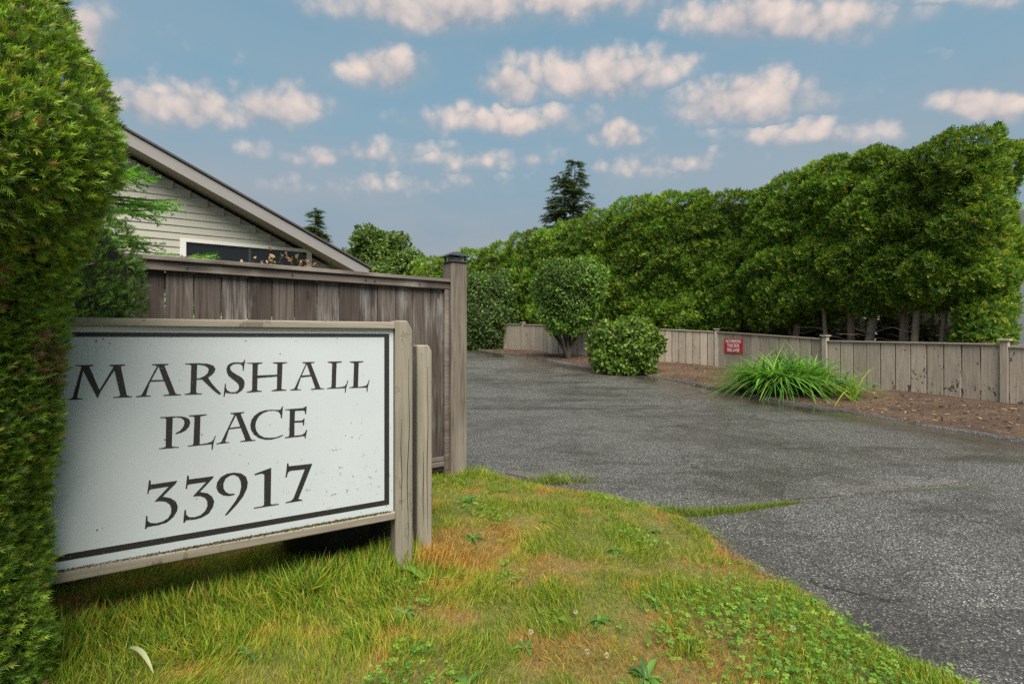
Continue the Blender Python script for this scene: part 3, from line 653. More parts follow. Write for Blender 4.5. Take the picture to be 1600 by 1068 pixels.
# ------------------------------------------------------------------ tall board fence on the left
FD = Vector((.8094, .5873, 0)); FRZ = math.atan2(FD.y, FD.x)
tf = empty('board_fence', (-.48, 4.12, 0), FRZ)
tag(tf, 'tall dark weathered board fence behind the entrance sign', 'fence')
x = -.085; k = 0
while x > -3.6:
    w = .1495 + random.uniform(-.006, .006)
    y = random.uniform(-.004, .004)
    box('board', x-w+.0025, x-.0025, y, y+.02, .10, 1.632, 'fence_wood', tf, .002, .002); x -= w; k += 1
box('cap_board', -3.65, -.072, -.060, .085, 1.664, 1.692, 'fence_cap_wood', tf, .003)
box('trim_board', -3.65, -.080, -.040, -.018, 1.606, 1.663, 'fence_cap_wood', tf, .003)
box('rail', -3.65, -.08, .022, .06, 1.50, 1.60, 'fence_wood', tf, .003)
box('rail', -3.65, -.08, .022, .06, .25, .34, 'fence_wood', tf, .003)
box('kickboard', -3.65, -.123, -.030, -.005, .135, .175, 'fence_cap_wood', tf, .003)
box('kickboard', -3.65, -.123, -.028, -.005, .18, .215, 'fence_cap_wood', tf, .003)
box('edge_batten', -.122, -.083, -.036, -.005, .02, 1.605, 'fence_cap_wood', tf, .003)
box('post', -.081, .069, -.075, .075, -.3, 1.835, 'post_wood', tf, .006)
for xx in (-.35, -.72, -.79, -1.3, -1.9):
    V, F = lathe([(.0005, .002), (.004, .0015), (.006, 0)], 10); V = [(xx+a, -.0415-c, 1.632+b+random.uniform(-.01, .01)) for a, b, c in V]
    obj('nail', np_mesh('nail', V, F), 'black_metal', tf)
# lamp cap on the post
lc = empty('post_cap_lamp', (-.48+FD.x*-.006, 4.12+FD.y*-.006, 1.835), FRZ)
tag(lc, 'black solar lamp cap sitting on the tall fence post', 'lamp')
def frus(name, z0, z1, a, b, material, parent):
    def fn(bm):
        lo = [bm.verts.new((sx*a, sy*a, z0)) for sx, sy in ((-1, -1), (1, -1), (1, 1), (-1, 1))]; hi = [bm.verts.new((sx*b, sy*b, z1)) for sx, sy in ((-1, -1), (1, -1), (1, 1), (-1, 1))]
        bm.faces.new(lo[::-1]); bm.faces.new(hi)
        for i in range(4): bm.faces.new((lo[i], lo[(i+1) % 4], hi[(i+1) % 4], hi[i]))
    return obj(name, bm_mesh(name, fn, .002), material, parent)
frus('base', .0, .012, .088, .082, 'black_metal', lc)
frus('lens', .012, .045, .042, .042, 'lamp_glass', lc)
for sx in (-1, 1):
    for sy in (-1, 1): box('corner_post', sx*.062-.006, sx*.062+.006, sy*.062-.006, sy*.062+.006, .012, .052, 'black_metal', lc, .001)
frus('roof', .052, .082, .098, .055, 'black_metal', lc); frus('solar_panel', .0825, .088, .045, .043, 'glass', lc)

# ------------------------------------------------------------------ low painted fence on the right
lf = empty('low_fence', (FENCE[1][0], FENCE[1][1], 0)); tag(lf, 'low taupe painted board fence along the mulch bed', 'fence')
base = Vector((FENCE[1][0], FENCE[1][1], 0)); POSTS = []
def fence_panel(A, B, nb, hA, hB, nodark=True):
    A = np.array(A); B = np.array(B); L = np.linalg.norm(B-A); d = (B-A)/L; nrm = np.array((-d[1], d[0]))
    if nrm @ np.array((-1., -.4)) < 0: nrm = -nrm      # towards the road
    zA, zB = gz(A[1]), gz(B[1]); pad = .06
    def P(u, off, z): q = A+d*u+nrm*off; return Vector((q[0], q[1], z))-base
    w = (L-2*pad)/nb
    def slab(name, u0, u1, o0, o1, zf0, zf1, material, bev=.003, jit=0.):
        def fn(bm):
            vs = []
            for (u, o_, top) in ((u0, o0, 0), (u1, o0, 0), (u1, o1, 0), (u0, o1, 0), (u0, o0, 1), (u1, o0, 1), (u1, o1, 1), (u0, o1, 1)):
                vs.append(bm.verts.new(Vector((u-u0, o_-o0, (zf1 if top else zf0)(u)))))
            for f in ((0, 3, 2, 1), (4, 5, 6, 7), (0, 1, 5, 4), (1, 2, 6, 5), (2, 3, 7, 6), (3, 0, 4, 7)): bm.faces.new([vs[i] for i in f])
        me = bm_mesh(name, fn, bev)
        # local frame of the slab: origin at its foot
        o = obj(name, me, material, lf); M = Matrix(((d[0], nrm[0], 0, 0), (d[1], nrm[1], 0, 0), (0, 0, 1, 0), (0, 0, 0, 1))); M.translation = P(u0, o0, 0); o.matrix_local = M
        return o
    zt = lambda u: (zA+hA)*(1-u/L)+(zB+hB)*u/L
    zb = lambda u: zA*(1-u/L)+zB*u/L+.035
    for i in range(nb):
        u0 = pad+i*w; j = random.uniform(-.004, .004)
        slab('board', u0+.009, u0+w-.009, -.012+j, .012+j, lambda u: zb(u)+random.uniform(-.01, .01), lambda u: zt(u)-.03, 'painted_fence', .005)
    slab('cap_rail', pad-.02, L-pad+.02, -.035, .045, lambda u: zt(u)-.029, zt, 'painted_trim')
    slab('rail', pad, L-pad, -.055, -.02, lambda u: zb(u)+.12, lambda u: zb(u)+.2, 'painted_trim')
    for q, hh in ((A, hA),):
        z = gz(q[1]); rz = math.atan2(d[1], d[0])
        p = box('post', -.055, .055, -.055, .055, -.3, hh+.05, 'painted_trim', lf, .005); p.location = Vector((q[0], q[1], z))-base; p.rotation_euler = (0, 0, rz)
        c = box('post_cap', -.085, .085, -.085, .085, hh+.05, hh+.082, 'painted_trim', p, .006)
HT = [1.10, 1.10, 1.13, 1.12, 1.12, 1.12, 1.12, 1.12, 1.12]
def sub(i): return FENCE[i]
fence_panel(FENCE[0], FENCE[1], 9, 1.02, 1.06)
fence_panel(FENCE[1], FENCE[2], 11, 1.10, 1.09)
fence_panel(FENCE[2], FENCE[3], 11, 1.13, 1.12)
mid = (FENCE[3]+FENCE[4])/2
fence_panel(FENCE[3], mid, 9, 1.12, 1.12); fence_panel(mid, FENCE[4], 9, 1.12, 1.12)
fence_panel(FENCE[4], FENCE[5], 7, 1.12, 1.12); fence_panel(FENCE[5], FENCE[6], 8, 1.12, 1.12)
m2 = FENCE[6]*.45+FENCE[7]*.55
fence_panel(FENCE[6], m2, 9, 1.12, 1.12); fence_panel(m2, FENCE[7], 8, 1.12, 1.12)

# fire lane sign on the fence
def place_fire_sign():
    A, B = FENCE[3], FENCE[2]; d = (B-A)/np.linalg.norm(B-A); nrm = np.array((-d[1], d[0]))
    if nrm @ np.array((-1., -.4)) < 0: nrm = -nrm
    # pixel 1147 lies on the panel at this distance from the far post
    k = (1147-800)/756; u = (k*A[1]-A[0])/(d[0]-k*d[1]); q = A+d*u+nrm*.03
    z = 1.2-(540-528)/756*q[1]
    s = empty('fire_lane_sign', (q[0], q[1], z), math.atan2(d[1], d[0])); tag(s, 'red sign reading NO PARKING THIS SIDE FIRE LANE on the low fence', 'sign')
    w, h = .34, .205
    box('plate', -w, w, -.004, .004, -h, h, 'red_paint', s, .002)
    for i, tx in enumerate(('NO PARKING', 'THIS SIDE', 'FIRE LANE')):
        c = bpy.data.curves.new('lettering', 'FONT'); c.body = tx; c.align_x = 'CENTER'; c.align_y = 'CENTER'; c.size = .135; c.offset = .0025
        c.extrude = .0008; c.space_character = 1.02
        t = bpy.data.objects.new('tmp', c); COL.objects.link(t)
        bpy.context.view_layer.update()
        me = bpy.data.meshes.new_from_object(t.evaluated_get(bpy.context.evaluated_depsgraph_get())); bpy.data.objects.remove(t)
        xs_ = [v.co.x for v in me.vertices]; wid = max(xs_)-min(xs_); tw = (.56, .45, .45)[i]
        me.materials.clear()
        o = obj('lettering', me, 'white_paint', s); o.scale = (tw/wid, 1, 1); o.rotation_euler = (R(90), 0, 0); o.location = (0, -.0056, .125-i*.125)
        if nrm @ np.array((-math.sin(s.rotation_euler.z), math.cos(s.rotation_euler.z))) > 0: o.rotation_euler = (R(90), 0, R(180)); o.location.y = .0056; 
place_fire_sign()

# ------------------------------------------------------------------ house behind the tall fence
HW = np.array((.846, .533)); HB = np.array((-.533, .846)); HP = np.array((-2.40, 8.0))   # gable direction, back, foot of the rake's low end
house = empty('gable_house', (HP[0], HP[1], 0)); tag(house, 'beige sided house with gable roof behind the tall board fence', 'house')
def HT3(t, back, z): q = HW*t+HB*back; return Vector((q[0], q[1], z))
SL = (4.02-2.375)/3.34; RZ0 = 2.375; RID = -6.2         # rake top line z = RZ0 - SL*t, ridge at t = RID
def rake(t): return RZ0-SL*t if t > RID else RZ0-SL*RID-SL*(RID-t)
WT0, WT1, OV = -11.9, -.5, .38
# wall body behind the siding (each board a part)
prism('wall', [(WT0, 0), (WT1, 0), (WT1, rake(WT1)-.24), (RID, rake(RID)-.24), (WT0, rake(WT0)-.24)], OV+.03, 8, lambda u, v, l: HT3(u, l, v), 'wall_sheathing', house)
def hit(x, y, back=OV):
    k = (x-800)/756; P = HP+HB*back; t = (k*P[1]-P[0])/(HW[0]-k*HW[1]); Y = P[1]+t*HW[1]
    return t, 1.2-(y-528)/756*Y
WX0, WZ1 = hit(291, 378); WX1, _ = hit(479, 393); WZ0 = WZ1-1.05
n = 0; zz = .55; EXP = .103
while zz < rake(RID)-.3:
    lo = max(WT0, (RZ0-.25-zz)/SL) if False else None
    # extent of the gable at this height
    tr_ = min(WT1, (RZ0-.245-(zz+EXP))/SL); tl_ = max(WT0, 2*RID-tr_ if (RZ0-.245-(zz+EXP))/SL < WT1 else WT0)
    segs = [(tl_, tr_)]
    if zz+EXP*.5 > WZ0-.06 and zz+EXP*.5 < WZ1+.05: segs = [(tl_, WX0-.075), (WX1+.075, tr_)]
    for a, b in segs:
        if b-a < .05: continue
        def fn(bm, a=a, b=b):
            vs = [bm.verts.new(HT3(u, o_, z)) for u in (a, b) for o_, z in ((OV-.004, zz), (OV+.012, zz+EXP+.012), (OV+.029, zz+EXP+.012), (OV+.029, zz))]
            for i in range(4): bm.faces.new((vs[i], vs[(i+1) % 4], vs[4+(i+1) % 4], vs[4+i]))
            bm.faces.new(vs[:4][::-1]); bm.faces.new(vs[4:])
        obj('siding_board', bm_mesh('siding_board', fn), 'siding', house)
    zz += EXP
# window
wd = obj('window', bm_mesh('window', lambda bm: [add_prism(bm, q, OV-.025, OV+.02, lambda u, v, l: HT3(u, l, v)) for q in
     ([(WX0-.075, WZ1), (WX1+.075, WZ1), (WX1+.075, WZ1+.05), (WX0-.075, WZ1+.05)], [(WX0-.075, WZ0), (WX0, WZ0), (WX0, WZ1-.001), (WX0-.075, WZ1-.001)],
      [(WX1, WZ0), (WX1+.075, WZ0), (WX1+.075, WZ1-.001), (WX1, WZ1-.001)], [(WX0-.075, WZ0-.06), (WX1+.075, WZ0-.06), (WX1+.075, WZ0-.001), (WX0-.075, WZ0-.001)])]), 'white_trim', house)
wmid = (WX0+WX1)/2
for a, b in ((WX0+.001, wmid-.02), (wmid+.02, WX1-.001)):
    prism('pane', [(a, WZ0+.001), (b, WZ0+.001), (b, WZ1-.002), (a, WZ1-.002)], OV+.010, OV+.016, lambda u, v, l: HT3(u, l, v), 'glass', wd)
prism('mullion', [(wmid-.019, WZ0+.001), (wmid+.019, WZ0+.001), (wmid+.019, WZ1-.002), (wmid-.019, WZ1-.002)], OV+.0, OV+.02, lambda u, v, l: HT3(u, l, v), 'black_metal', wd)
# roof: slabs, rake fascia, soffit
TE = .03
for side in (0, 1):
    f = (lambda t: t) if side == 0 else (lambda t: 2*RID-t)
    sl = prism('roof', [(f(TE+.04), rake(TE)-.012), (f(RID+.004), rake(RID)-.002), (f(RID+.004), rake(RID)+.028), (f(TE+.04), rake(TE)+.018)], -.03, 8.3, lambda u, v, l: HT3(u, l, v), 'shingle', house)
    prism('rake_fascia', [(f(TE), rake(TE)-.018), (f(TE), rake(TE)-.178), (f(RID+.004), rake(RID)-.178), (f(RID+.004), rake(RID)-.008)], -.005, .025, lambda u, v, l: HT3(u, l, v), 'fascia', house)
    prism('soffit', [(f(TE-.02), rake(TE)-.155), (f(TE-.02), rake(TE)-.17), (f(RID+.004), rake(RID)-.17), (f(RID+.004), rake(RID)-.155)], .028, 8.2, lambda u, v, l: HT3(u, l, v), 'soffit', house)
    prism('eave_fascia', [(f(TE-.02), rake(TE)-.15), (f(TE+.005), rake(TE)-.15), (f(TE+.005), rake(TE)-.02), (f(TE-.02), rake(TE)-.02)], .03, 8.2, lambda u, v, l: HT3(u, l, v), 'fascia', house)
# pale house and grey retaining wall seen past the end of the hedge
nh = empty('neighbour_house', (27, 24, gz(24.))); tag(nh, 'pale house glimpsed past the right end of the hedge', 'house')
box('wall', -5.5, 6, -4, 4, 0, 4.6, 'pale_wall', nh, 0)
for i in range(22): box('siding_board', -5.53, 6.03, -4.03+.0, -4.004, .3+i*.195, .3+i*.195+.185, 'pale_wall', nh, 0)
for wx in (-3.6, -.4, 2.4):
    w_ = box('window', wx, wx+1.5, -4.07, -4.035, 1.2, 2.9, 'white_trim', nh, 0); box('pane', wx+.1, wx+1.4, -4.08, -4.072, 1.3, 2.8, 'glass', w_, 0)
prism('roof', [(-6, 4.55), (6.5, 4.55), (.25, 7.2)], -4.4, 4.4, lambda u, v, l: (u, l, v), 'shingle', nh)
gw = empty('retaining_wall', (14.4, 12.2, 0), -1.0); tag(gw, 'dark grey wall behind the right end of the low fence', 'wall')
box('block_course', -2.6, 2.6, -.15, .15, -.2, .9, 'grey_wall', gw, .01); box('coping', -2.65, 2.65, -.19, .19, .902, 1.02, 'grey_wall', gw, .015)
bh = empty('low_house', (10, 33, gz(33.))); tag(bh, 'white walled house glimpsed in gaps under the hedge', 'house')
bh.rotation_euler = (0, 0, -.75)
box('wall', -13, 13, -3, 3, 0, 2.8, 'pale_wall', bh, 0); prism('roof', [(-3.5, 2.75), (3.5, 2.75), (0, 4.2)], -13.4, 13.4, lambda u, v, l: (l, u, v), 'shingle', bh)
for wx in (-11, -7.5, -4, -.5, 3, 6.5, 9.8): box('window', wx, wx+1.2, -3.03, -2.99, 1, 2.2, 'glass', bh, 0)

# ------------------------------------------------------------------ foliage machinery
CAMP = np.array((0, 0, 1.2))
def superell(N, half, n, top_only=False):
    half = np.asarray(half, float); out_p = []; out_n = []; got = 0
    while got < N:
        d = unit(rng.normal(size=(N*3, 3))); q = np.abs(d/half)
        Rr = (q**n).sum(1)**(-1/n); p = d*Rr[:, None]
        g_ = np.sign(p)*np.abs(p/half)**(n-1)/half; g_ = unit(g_)
        wgt = Rr**2/np.maximum((g_*d).sum(1), .15); keep = rng.random(len(d)) < wgt/np.quantile(wgt, .995)
        out_p.append(p[keep]); out_n.append(g_[keep]); got += keep.sum()
    return np.concatenate(out_p)[:N], np.concatenate(out_n)[:N]
def rotz(P, a): c, s = math.cos(a), math.sin(a); return np.c_[P[:, 0]*c-P[:, 1]*s, P[:, 0]*s+P[:, 1]*c, P[:, 2]]
def crown(parent, centre, half, n, rz, N, size, temps, cols, wts, lump=(.12, 2.2, .05, 6.), depth=.22, back=.25, shape=None, material='leaf', droop=.0, upness=.4,
          face=.6, seed=0, name='crown', core=.82, gap=0., tint=None, wild=.5, puff=0., bulge=0.):
    """leaf clumps over a lumpy rounded block, in world space under a parent Empty at base"""
    centre = np.asarray(centre, float); base = np.array(parent.location)
    p, nn = superell(N, half, n)
    def warp(p, nn):
        w = rotz(p, rz)+centre; nw = rotz(nn, rz)
        disp = lump[0]*fnoise(w, lump[1], 40+seed % 7)+lump[2]*fnoise(w, lump[3], 50+seed % 5)
        if bulge: disp = disp-bulge*np.minimum(np.abs(p[:, 0]/half[0]), 1.05)**4
        if puff: disp = disp+puff*(np.minimum(np.abs(fnoise(w, 5.8, 90)), 1.1)-.55)+puff*.5*(np.minimum(np.abs(fnoise(w, 13, 93)), 1.1)-.55)
        if shape is not None: w = shape(w)
        return w+nw*disp[:, None], nw, disp
    w, nw, disp = warp(p, nn)
    vis = ((CAMP-w)*nw).sum(1) > -.15*np.linalg.norm(CAMP-w, axis=1)
    keep = vis | (rng.random(len(w)) < back)
    if gap: keep &= fnoise(w, 3.1, 60+seed % 5) > -1+gap
    w, nw, disp = w[keep], nw[keep], disp[keep]; m = len(w)
    w = w-nw*(rng.random((m, 1))**2*depth)
    D = nw*(1-wild)+np.array((0, 0, upness-droop))+rng.normal(size=(m, 3))*wild
    Nr = nw*face+rng.normal(size=(m, 3))*.6+np.array((0, 0, .3))
    col = palette(m, cols, wts); pn = fnoise(w, 1.3, 71+seed % 3)
    col = col*(1+.22*pn[:, None])
    if tint is not None: col = tint(w, col)
    sz = size*rng.uniform(.65, 1.3, m)
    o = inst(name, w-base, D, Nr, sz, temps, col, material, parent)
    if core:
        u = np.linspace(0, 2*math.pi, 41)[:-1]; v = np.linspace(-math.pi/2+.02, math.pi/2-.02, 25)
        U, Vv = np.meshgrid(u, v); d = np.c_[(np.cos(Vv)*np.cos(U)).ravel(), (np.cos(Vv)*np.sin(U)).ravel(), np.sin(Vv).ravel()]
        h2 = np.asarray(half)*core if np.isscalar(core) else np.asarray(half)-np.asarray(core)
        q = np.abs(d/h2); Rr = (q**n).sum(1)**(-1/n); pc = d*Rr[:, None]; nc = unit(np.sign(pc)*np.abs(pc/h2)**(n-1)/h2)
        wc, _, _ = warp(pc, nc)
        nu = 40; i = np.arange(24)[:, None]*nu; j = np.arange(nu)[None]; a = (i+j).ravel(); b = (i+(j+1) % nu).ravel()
        obj('dark_core', np_mesh('dark_core', wc-base, np.c_[a, b, b+nu, a+nu], smooth=True), 'core_dark', o)  # solid dark shell added inside the leaves to block light, for dense growth
    return o
def trunk_tubes(parent, lst, material='bark', name='trunk', sides=8):
    base = np.array(parent.location)
    return tubes(name, [([np.array(q)-base for q in path], radii) for path, radii in lst], material, parent, sides)

# ------------------------------------------------------------------ clipped cedar hedge on the right: a row of trees
CEDAR = [(0.1, 0.219, 0.023), (0.176, 0.305, 0.029), (0.328, 0.411, 0.046), (0.059, 0.133, 0.021), (0.445, 0.477, 0.065), (0.199, 0.133, 0.058)]
CW = [4.6, 3.6, 1.9, 3.0, .8, .22]
HLINE = np.array([(9.92, 9.74), (8.75, 12.0), (7.3, 15.5), (5.6, 17.0), (3.75, 18.6), (1.75, 21.0), (-1.2, 24.6), (-5, 28.3), (-10, 32)])
def along(poly, s):
    d = np.r_[0, np.cumsum(np.linalg.norm(np.diff(poly, axis=0), axis=1))]
    i = min(np.searchsorted(d, s, side='right')-1, len(poly)-2); t = (s-d[i])/(d[i+1]-d[i]); dr = poly[i+1]-poly[i]
    return poly[i]+t*dr, math.atan2(dr[1], dr[0])
HEDGE = [  # s along the row, half length, top z, base z, label
 (.98, 1.14, 5.30, 1.95, 'tall cedar forming the squared right end of the clipped hedge', 26000),
 (2.75, 1.15, 5.72, 1.90, 'tall hedge cedar rising on several bare trunks above the low fence', 24000),
 (4.55, 1.15, 5.66, 1.5, 'tall clipped hedge cedar above the fence post right of the daylilies', 20000),
 (6.35, 1.2, 5.66, 1.3, 'tall clipped hedge cedar directly above the daylily clump', 17000),
 (8.20, 1.15, 6.1, 1.2, 'tall clipped hedge cedar rising behind the red fire lane sign', 15000),
 (9.90, 1.05, 6.27, 1.2, 'highest hedge cedar at the step in the hedge top', 13000),
 (11.6, 1.15, 5.9, 1.2, 'lower clipped cedar just left of the step in the hedge', 11000),
 (13.5, 1.2, 5.8, 1.2, 'clipped hedge cedar behind the round shrub on bare stems', 9000),
 (15.5, 1.25, 5.85, 1.2, 'clipped hedge cedar in front of the dark pointed conifer', 8000),
 (17.7, 1.35, 5.65, 1.2, 'clipped hedge cedar above the dark gap beside the boxy bush', 7000),
 (20.1, 1.5, 5.70, 1.0, 'clipped hedge cedar above the dark boxy bush', 6000),
 (22.9, 1.7, 5.65, 1.0, 'distant hedge cedar just right of the fence post lamp', 5000),
 (26.2, 2.1, 5.7, 1.0, 'farthest hedge cedar seen left of the fence post lamp', 4500)]
for k, (s_, hl, zt_, zb_, lab, N) in enumerate(HEDGE):
    q, a = along(HLINE, s_); g0 = gz(q[1]); t = empty('hedge_tree', (q[0], q[1], g0)); tag(t, lab, 'tree', 'clipped cedar hedge along the low fence')
    far = np.linalg.norm(q)
    size = .085*(max(far, 12)/13)**.75
    cz = (zt_+zb_)/2
    crown(t, (q[0], q[1], cz), (hl*1.05, 1.0, (zt_-zb_)/2), 4.6, a, int(N*1.9), size, SPRAY, CEDAR, CW, lump=(.10, 1.9, .05, 5.4), puff=.19, bulge=.20, depth=.10, seed=k, upness=.55, droop=.15, core=(.33, .33, .33), back=.10, wild=.5)
    tk = []
    ns = [5, 3, 3, 3, 3, 2, 2, 2, 2, 2, 2, 2, 2][k]
    for j in range(ns):
        off = rotz(np.array([((j-(ns-1)/2)*.30+random.uniform(-.08, .08), random.uniform(.1, .55), 0)]), a)[0]
        lean = rotz(np.array([((j-(ns-1)/2)*(.10 if k == 0 else .26)+random.uniform(-.12, .12), random.uniform(-.5, -.1), 0)]), a)[0]
        r0 = random.uniform(.045, .10)
        path = [(q[0]+off[0]+lean[0]*u+.03*math.sin(5*u+j), q[1]+off[1]+lean[1]*u, g0-.1+u*(zb_-g0+1.2)) for u in np.linspace(0, 1, 7)]
        tk.append((path, [r0*(1.25-.7*u) for u in np.linspace(0, 1, 7)]))
    for path, rad in tk: trunk_tubes(t, [(path, rad)])
    if k == 0:   # foliage hanging low at the end of the hedge
        e_ = rotz(np.array([(-.62, .0, 0)]), a)[0]
        crown(t, (q[0]+e_[0], q[1]+e_[1], 1.75), (.42, .80, .85), 3, a, 7000, size, SPRAY, CEDAR, CW, lump=(.06, 4, .04, 9), puff=.1, depth=.2, seed=3, upness=.4, core=(.22, .22, .22), name='lower_crown', wild=.55)
    if k < 4:   # bare dead twigs under the crown
        tw = []
        for j in range(16 if k < 2 else 8):
            p0, rr = tk[j % len(tk)]; b0 = np.array(p0[2])+np.array((0, 0, random.uniform(-.3, .5))); ang = random.uniform(0, 6.28); L = random.uniform(.4, 1.1)
            pts = [b0]
            for u in range(5): pts.append(pts[-1]+np.array((math.cos(ang)*L/5, math.sin(ang)*L/5, random.uniform(-.06, .10)*L))); ang += random.uniform(-.5, .5)
            tw.append((pts, [.014, .011, .009, .007, .005, .002]))
        trunk_tubes(t, tw, 'bark', 'dead_branch', 5)
# dark leafy masses added behind the trunks to darken the space under the hedge
US = ['behind the bare trunks at the right end', 'behind the fence post right of the daylilies', 'above the daylily clump', 'right of the red sign', 'left of the red sign', 'behind the low round bush', 'behind the round topped shrub', 'in the dark gap by the boxy bush']
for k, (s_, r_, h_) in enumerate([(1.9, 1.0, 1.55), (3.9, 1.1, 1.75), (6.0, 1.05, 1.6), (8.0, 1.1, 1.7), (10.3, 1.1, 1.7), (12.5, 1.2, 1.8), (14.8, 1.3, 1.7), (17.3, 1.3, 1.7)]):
    q, a = along(HLINE, s_); q = q+np.array((.75, .66))*1.9; g0 = gz(q[1]); t = empty('dark_backing_shrub', (q[0], q[1], g0))
    tag(t, 'dark shrub mass added to darken the space under the hedge, '+US[k], 'shrub', 'dark backing shrubs added behind the hedge trunks')
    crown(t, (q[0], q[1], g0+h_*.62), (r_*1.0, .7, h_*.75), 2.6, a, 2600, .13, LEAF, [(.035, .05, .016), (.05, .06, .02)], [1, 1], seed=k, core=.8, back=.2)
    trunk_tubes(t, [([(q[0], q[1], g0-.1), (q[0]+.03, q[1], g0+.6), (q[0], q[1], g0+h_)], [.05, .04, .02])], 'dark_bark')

# ------------------------------------------------------------------ shrubs in the bed
def shrub(name, label, X, Y, half, cz, n, N, size, cols, wts, stems, temps=LEAF, material='glossy_leaf', seed=0, lump=(.09, 4.5, .07, 12), depth=.2, core=(.18, .18, .18), cat='shrub', face=.9, shape=None):
    g0 = gz(Y); t = empty(name, (X, Y, g0)); tag(t, label, cat)
    crown(t, (X, Y, g0+cz), half, n, 0, N, size, temps, cols, wts, lump=lump, depth=depth, seed=seed, material=material, core=core, face=face, upness=.25, wild=.6, back=.2, shape=shape)
    for (dx, dy, r, h) in stems:
        path = [(X+dx*.12*0+dx*u**1.3, Y+dy*u**1.3, g0-.05+h*u) for u in np.linspace(0, 1, 6)]
        trunk_tubes(t, [(path, [r*(1.3-.7*u) for u in np.linspace(0, 1, 6)])], 'dark_bark', 'stem', 6)
    return t
def wine_glass(X, Y, z0, z1, k):
    def f(w):
        s_ = np.interp(w[:, 2], [z0, z1], [k, 1])[:, None]; c = np.array((X, Y)); w = w.copy(); w[:, :2] = c+(w[:, :2]-c)*s_; return w
    return f
PRIVET = [(0.156, 0.296, 0.055), (0.234, 0.406, 0.07), (0.343, 0.515, 0.094), (0.094, 0.187, 0.044)]
shrub('standard_shrub', 'clipped round topped shrub on spreading bare stems in the bed', 1.92, 16.35, (1.22, 1.08, 1.22), 2.15, 3.0, 13000, .105, PRIVET, [3, 3, 2, 2],
      [(-.75, .1, .05, 1.25), (-.5, -.2, .045, 1.2), (-.25, .1, .05, 1.3), (-.1, -.15, .06, 1.3), (.1, .1, .05, 1.3), (.3, -.1, .05, 1.25), (.42, .15, .04, 1.2), (-.6, .3, .04, 1.2)], seed=2, shape=wine_glass(1.92, 16.35, 1.3, 3.0, .62))
CAMEL = [(0.102, 0.185, 0.027), (0.156, 0.259, 0.039), (0.234, 0.341, 0.058), (0.062, 0.117, 0.022)]
shrub('round_bush', 'low rounded glossy leaved bush in front of the fence', 3.22, 13.75, (.98, .80, .80), .70, 2.6, 5600, .13, CAMEL, [3, 3, 2, 2], [(-.3, 0, .03, .6), (.3, .1, .03, .6), (0, -.1, .04, .6)], seed=3, lump=(.07, 5, .07, 12))
shrub('boxy_bush', 'dark upright clipped bush at the far road bend', -1.05, 21.6, (1.32, 1.0, 1.72), 1.62, 4.5, 11000, .125, [(.065, .13, .03), (.095, .18, .04), (.15, .24, .05), (.17, .15, .05)], [3, 3, 1.6, .5], [(0, 0, .06, 1.2), (-.4, .1, .05, 1.1)], seed=4)

# daylilies
def strap_plant(name, label, X, Y, spread, N, L, cols, wts, group=None, w=.018):
    g0 = float(gz(Y))+.05; t = empty(name, (X, Y, g0)); tag(t, label, 'plant', group)
    a = rng.uniform(0, 6.28, N); r = np.sqrt(rng.random(N)); P = np.c_[np.cos(a)*r*spread[0], np.sin(a)*r*spread[1], np.zeros(N)]
    out = np.c_[P[:, 0]/spread[0], P[:, 1]/spread[1]]*.55+rng.normal(size=(N, 2))*.30
    D = np.c_[out, rng.uniform(.9, 1.7, N)]; Nr = np.c_[-out*1.0, np.full(N, .5)]+rng.normal(size=(N, 3))*.15
    ln = L*rng.uniform(.6, 1.15, N)
    temps = [t_strap(w, d, 9, p_) for d, p_ in ((.35, 2.4), (.6, 3), (.85, 3.2), (1.05, 3.4), (1.2, 3.0))]
    inst('leaves', P, D, np.c_[out*.6, np.ones(N)], ln, temps, palette(N, cols, wts), 'glossy_leaf', t, tipgain=(.85, 1.15))
    return t
LILY = [(.09, .24, .04), (.13, .31, .05), (.21, .40, .06), (.055, .15, .03), (.40, .44, .07)]
strap_plant('daylily_clump', 'large arching daylily clump at the foot of the low fence', 5.62, 10.0, (.66, .34), 1250, .98, LILY, [3, 4, 3, 2, .4])
strap_plant('daylily', 'yellowish young daylily in front of the large clump', 6.05, 9.25, (.07, .06), 34, .62, LILY, [0, 1, 2, 0, 3])
strap_plant('daylily', 'thin daylily tuft right of the large clump by the fence', 6.75, 9.75, (.16, .12), 46, .62, LILY, [1, 3, 2, 1, 1])
strap_plant('daylily', 'sparse daylily with drooping leaves near the kerb', 6.25, 8.85, (.06, .06), 20, .75, LILY, [0, 1, 2, 0, 3])

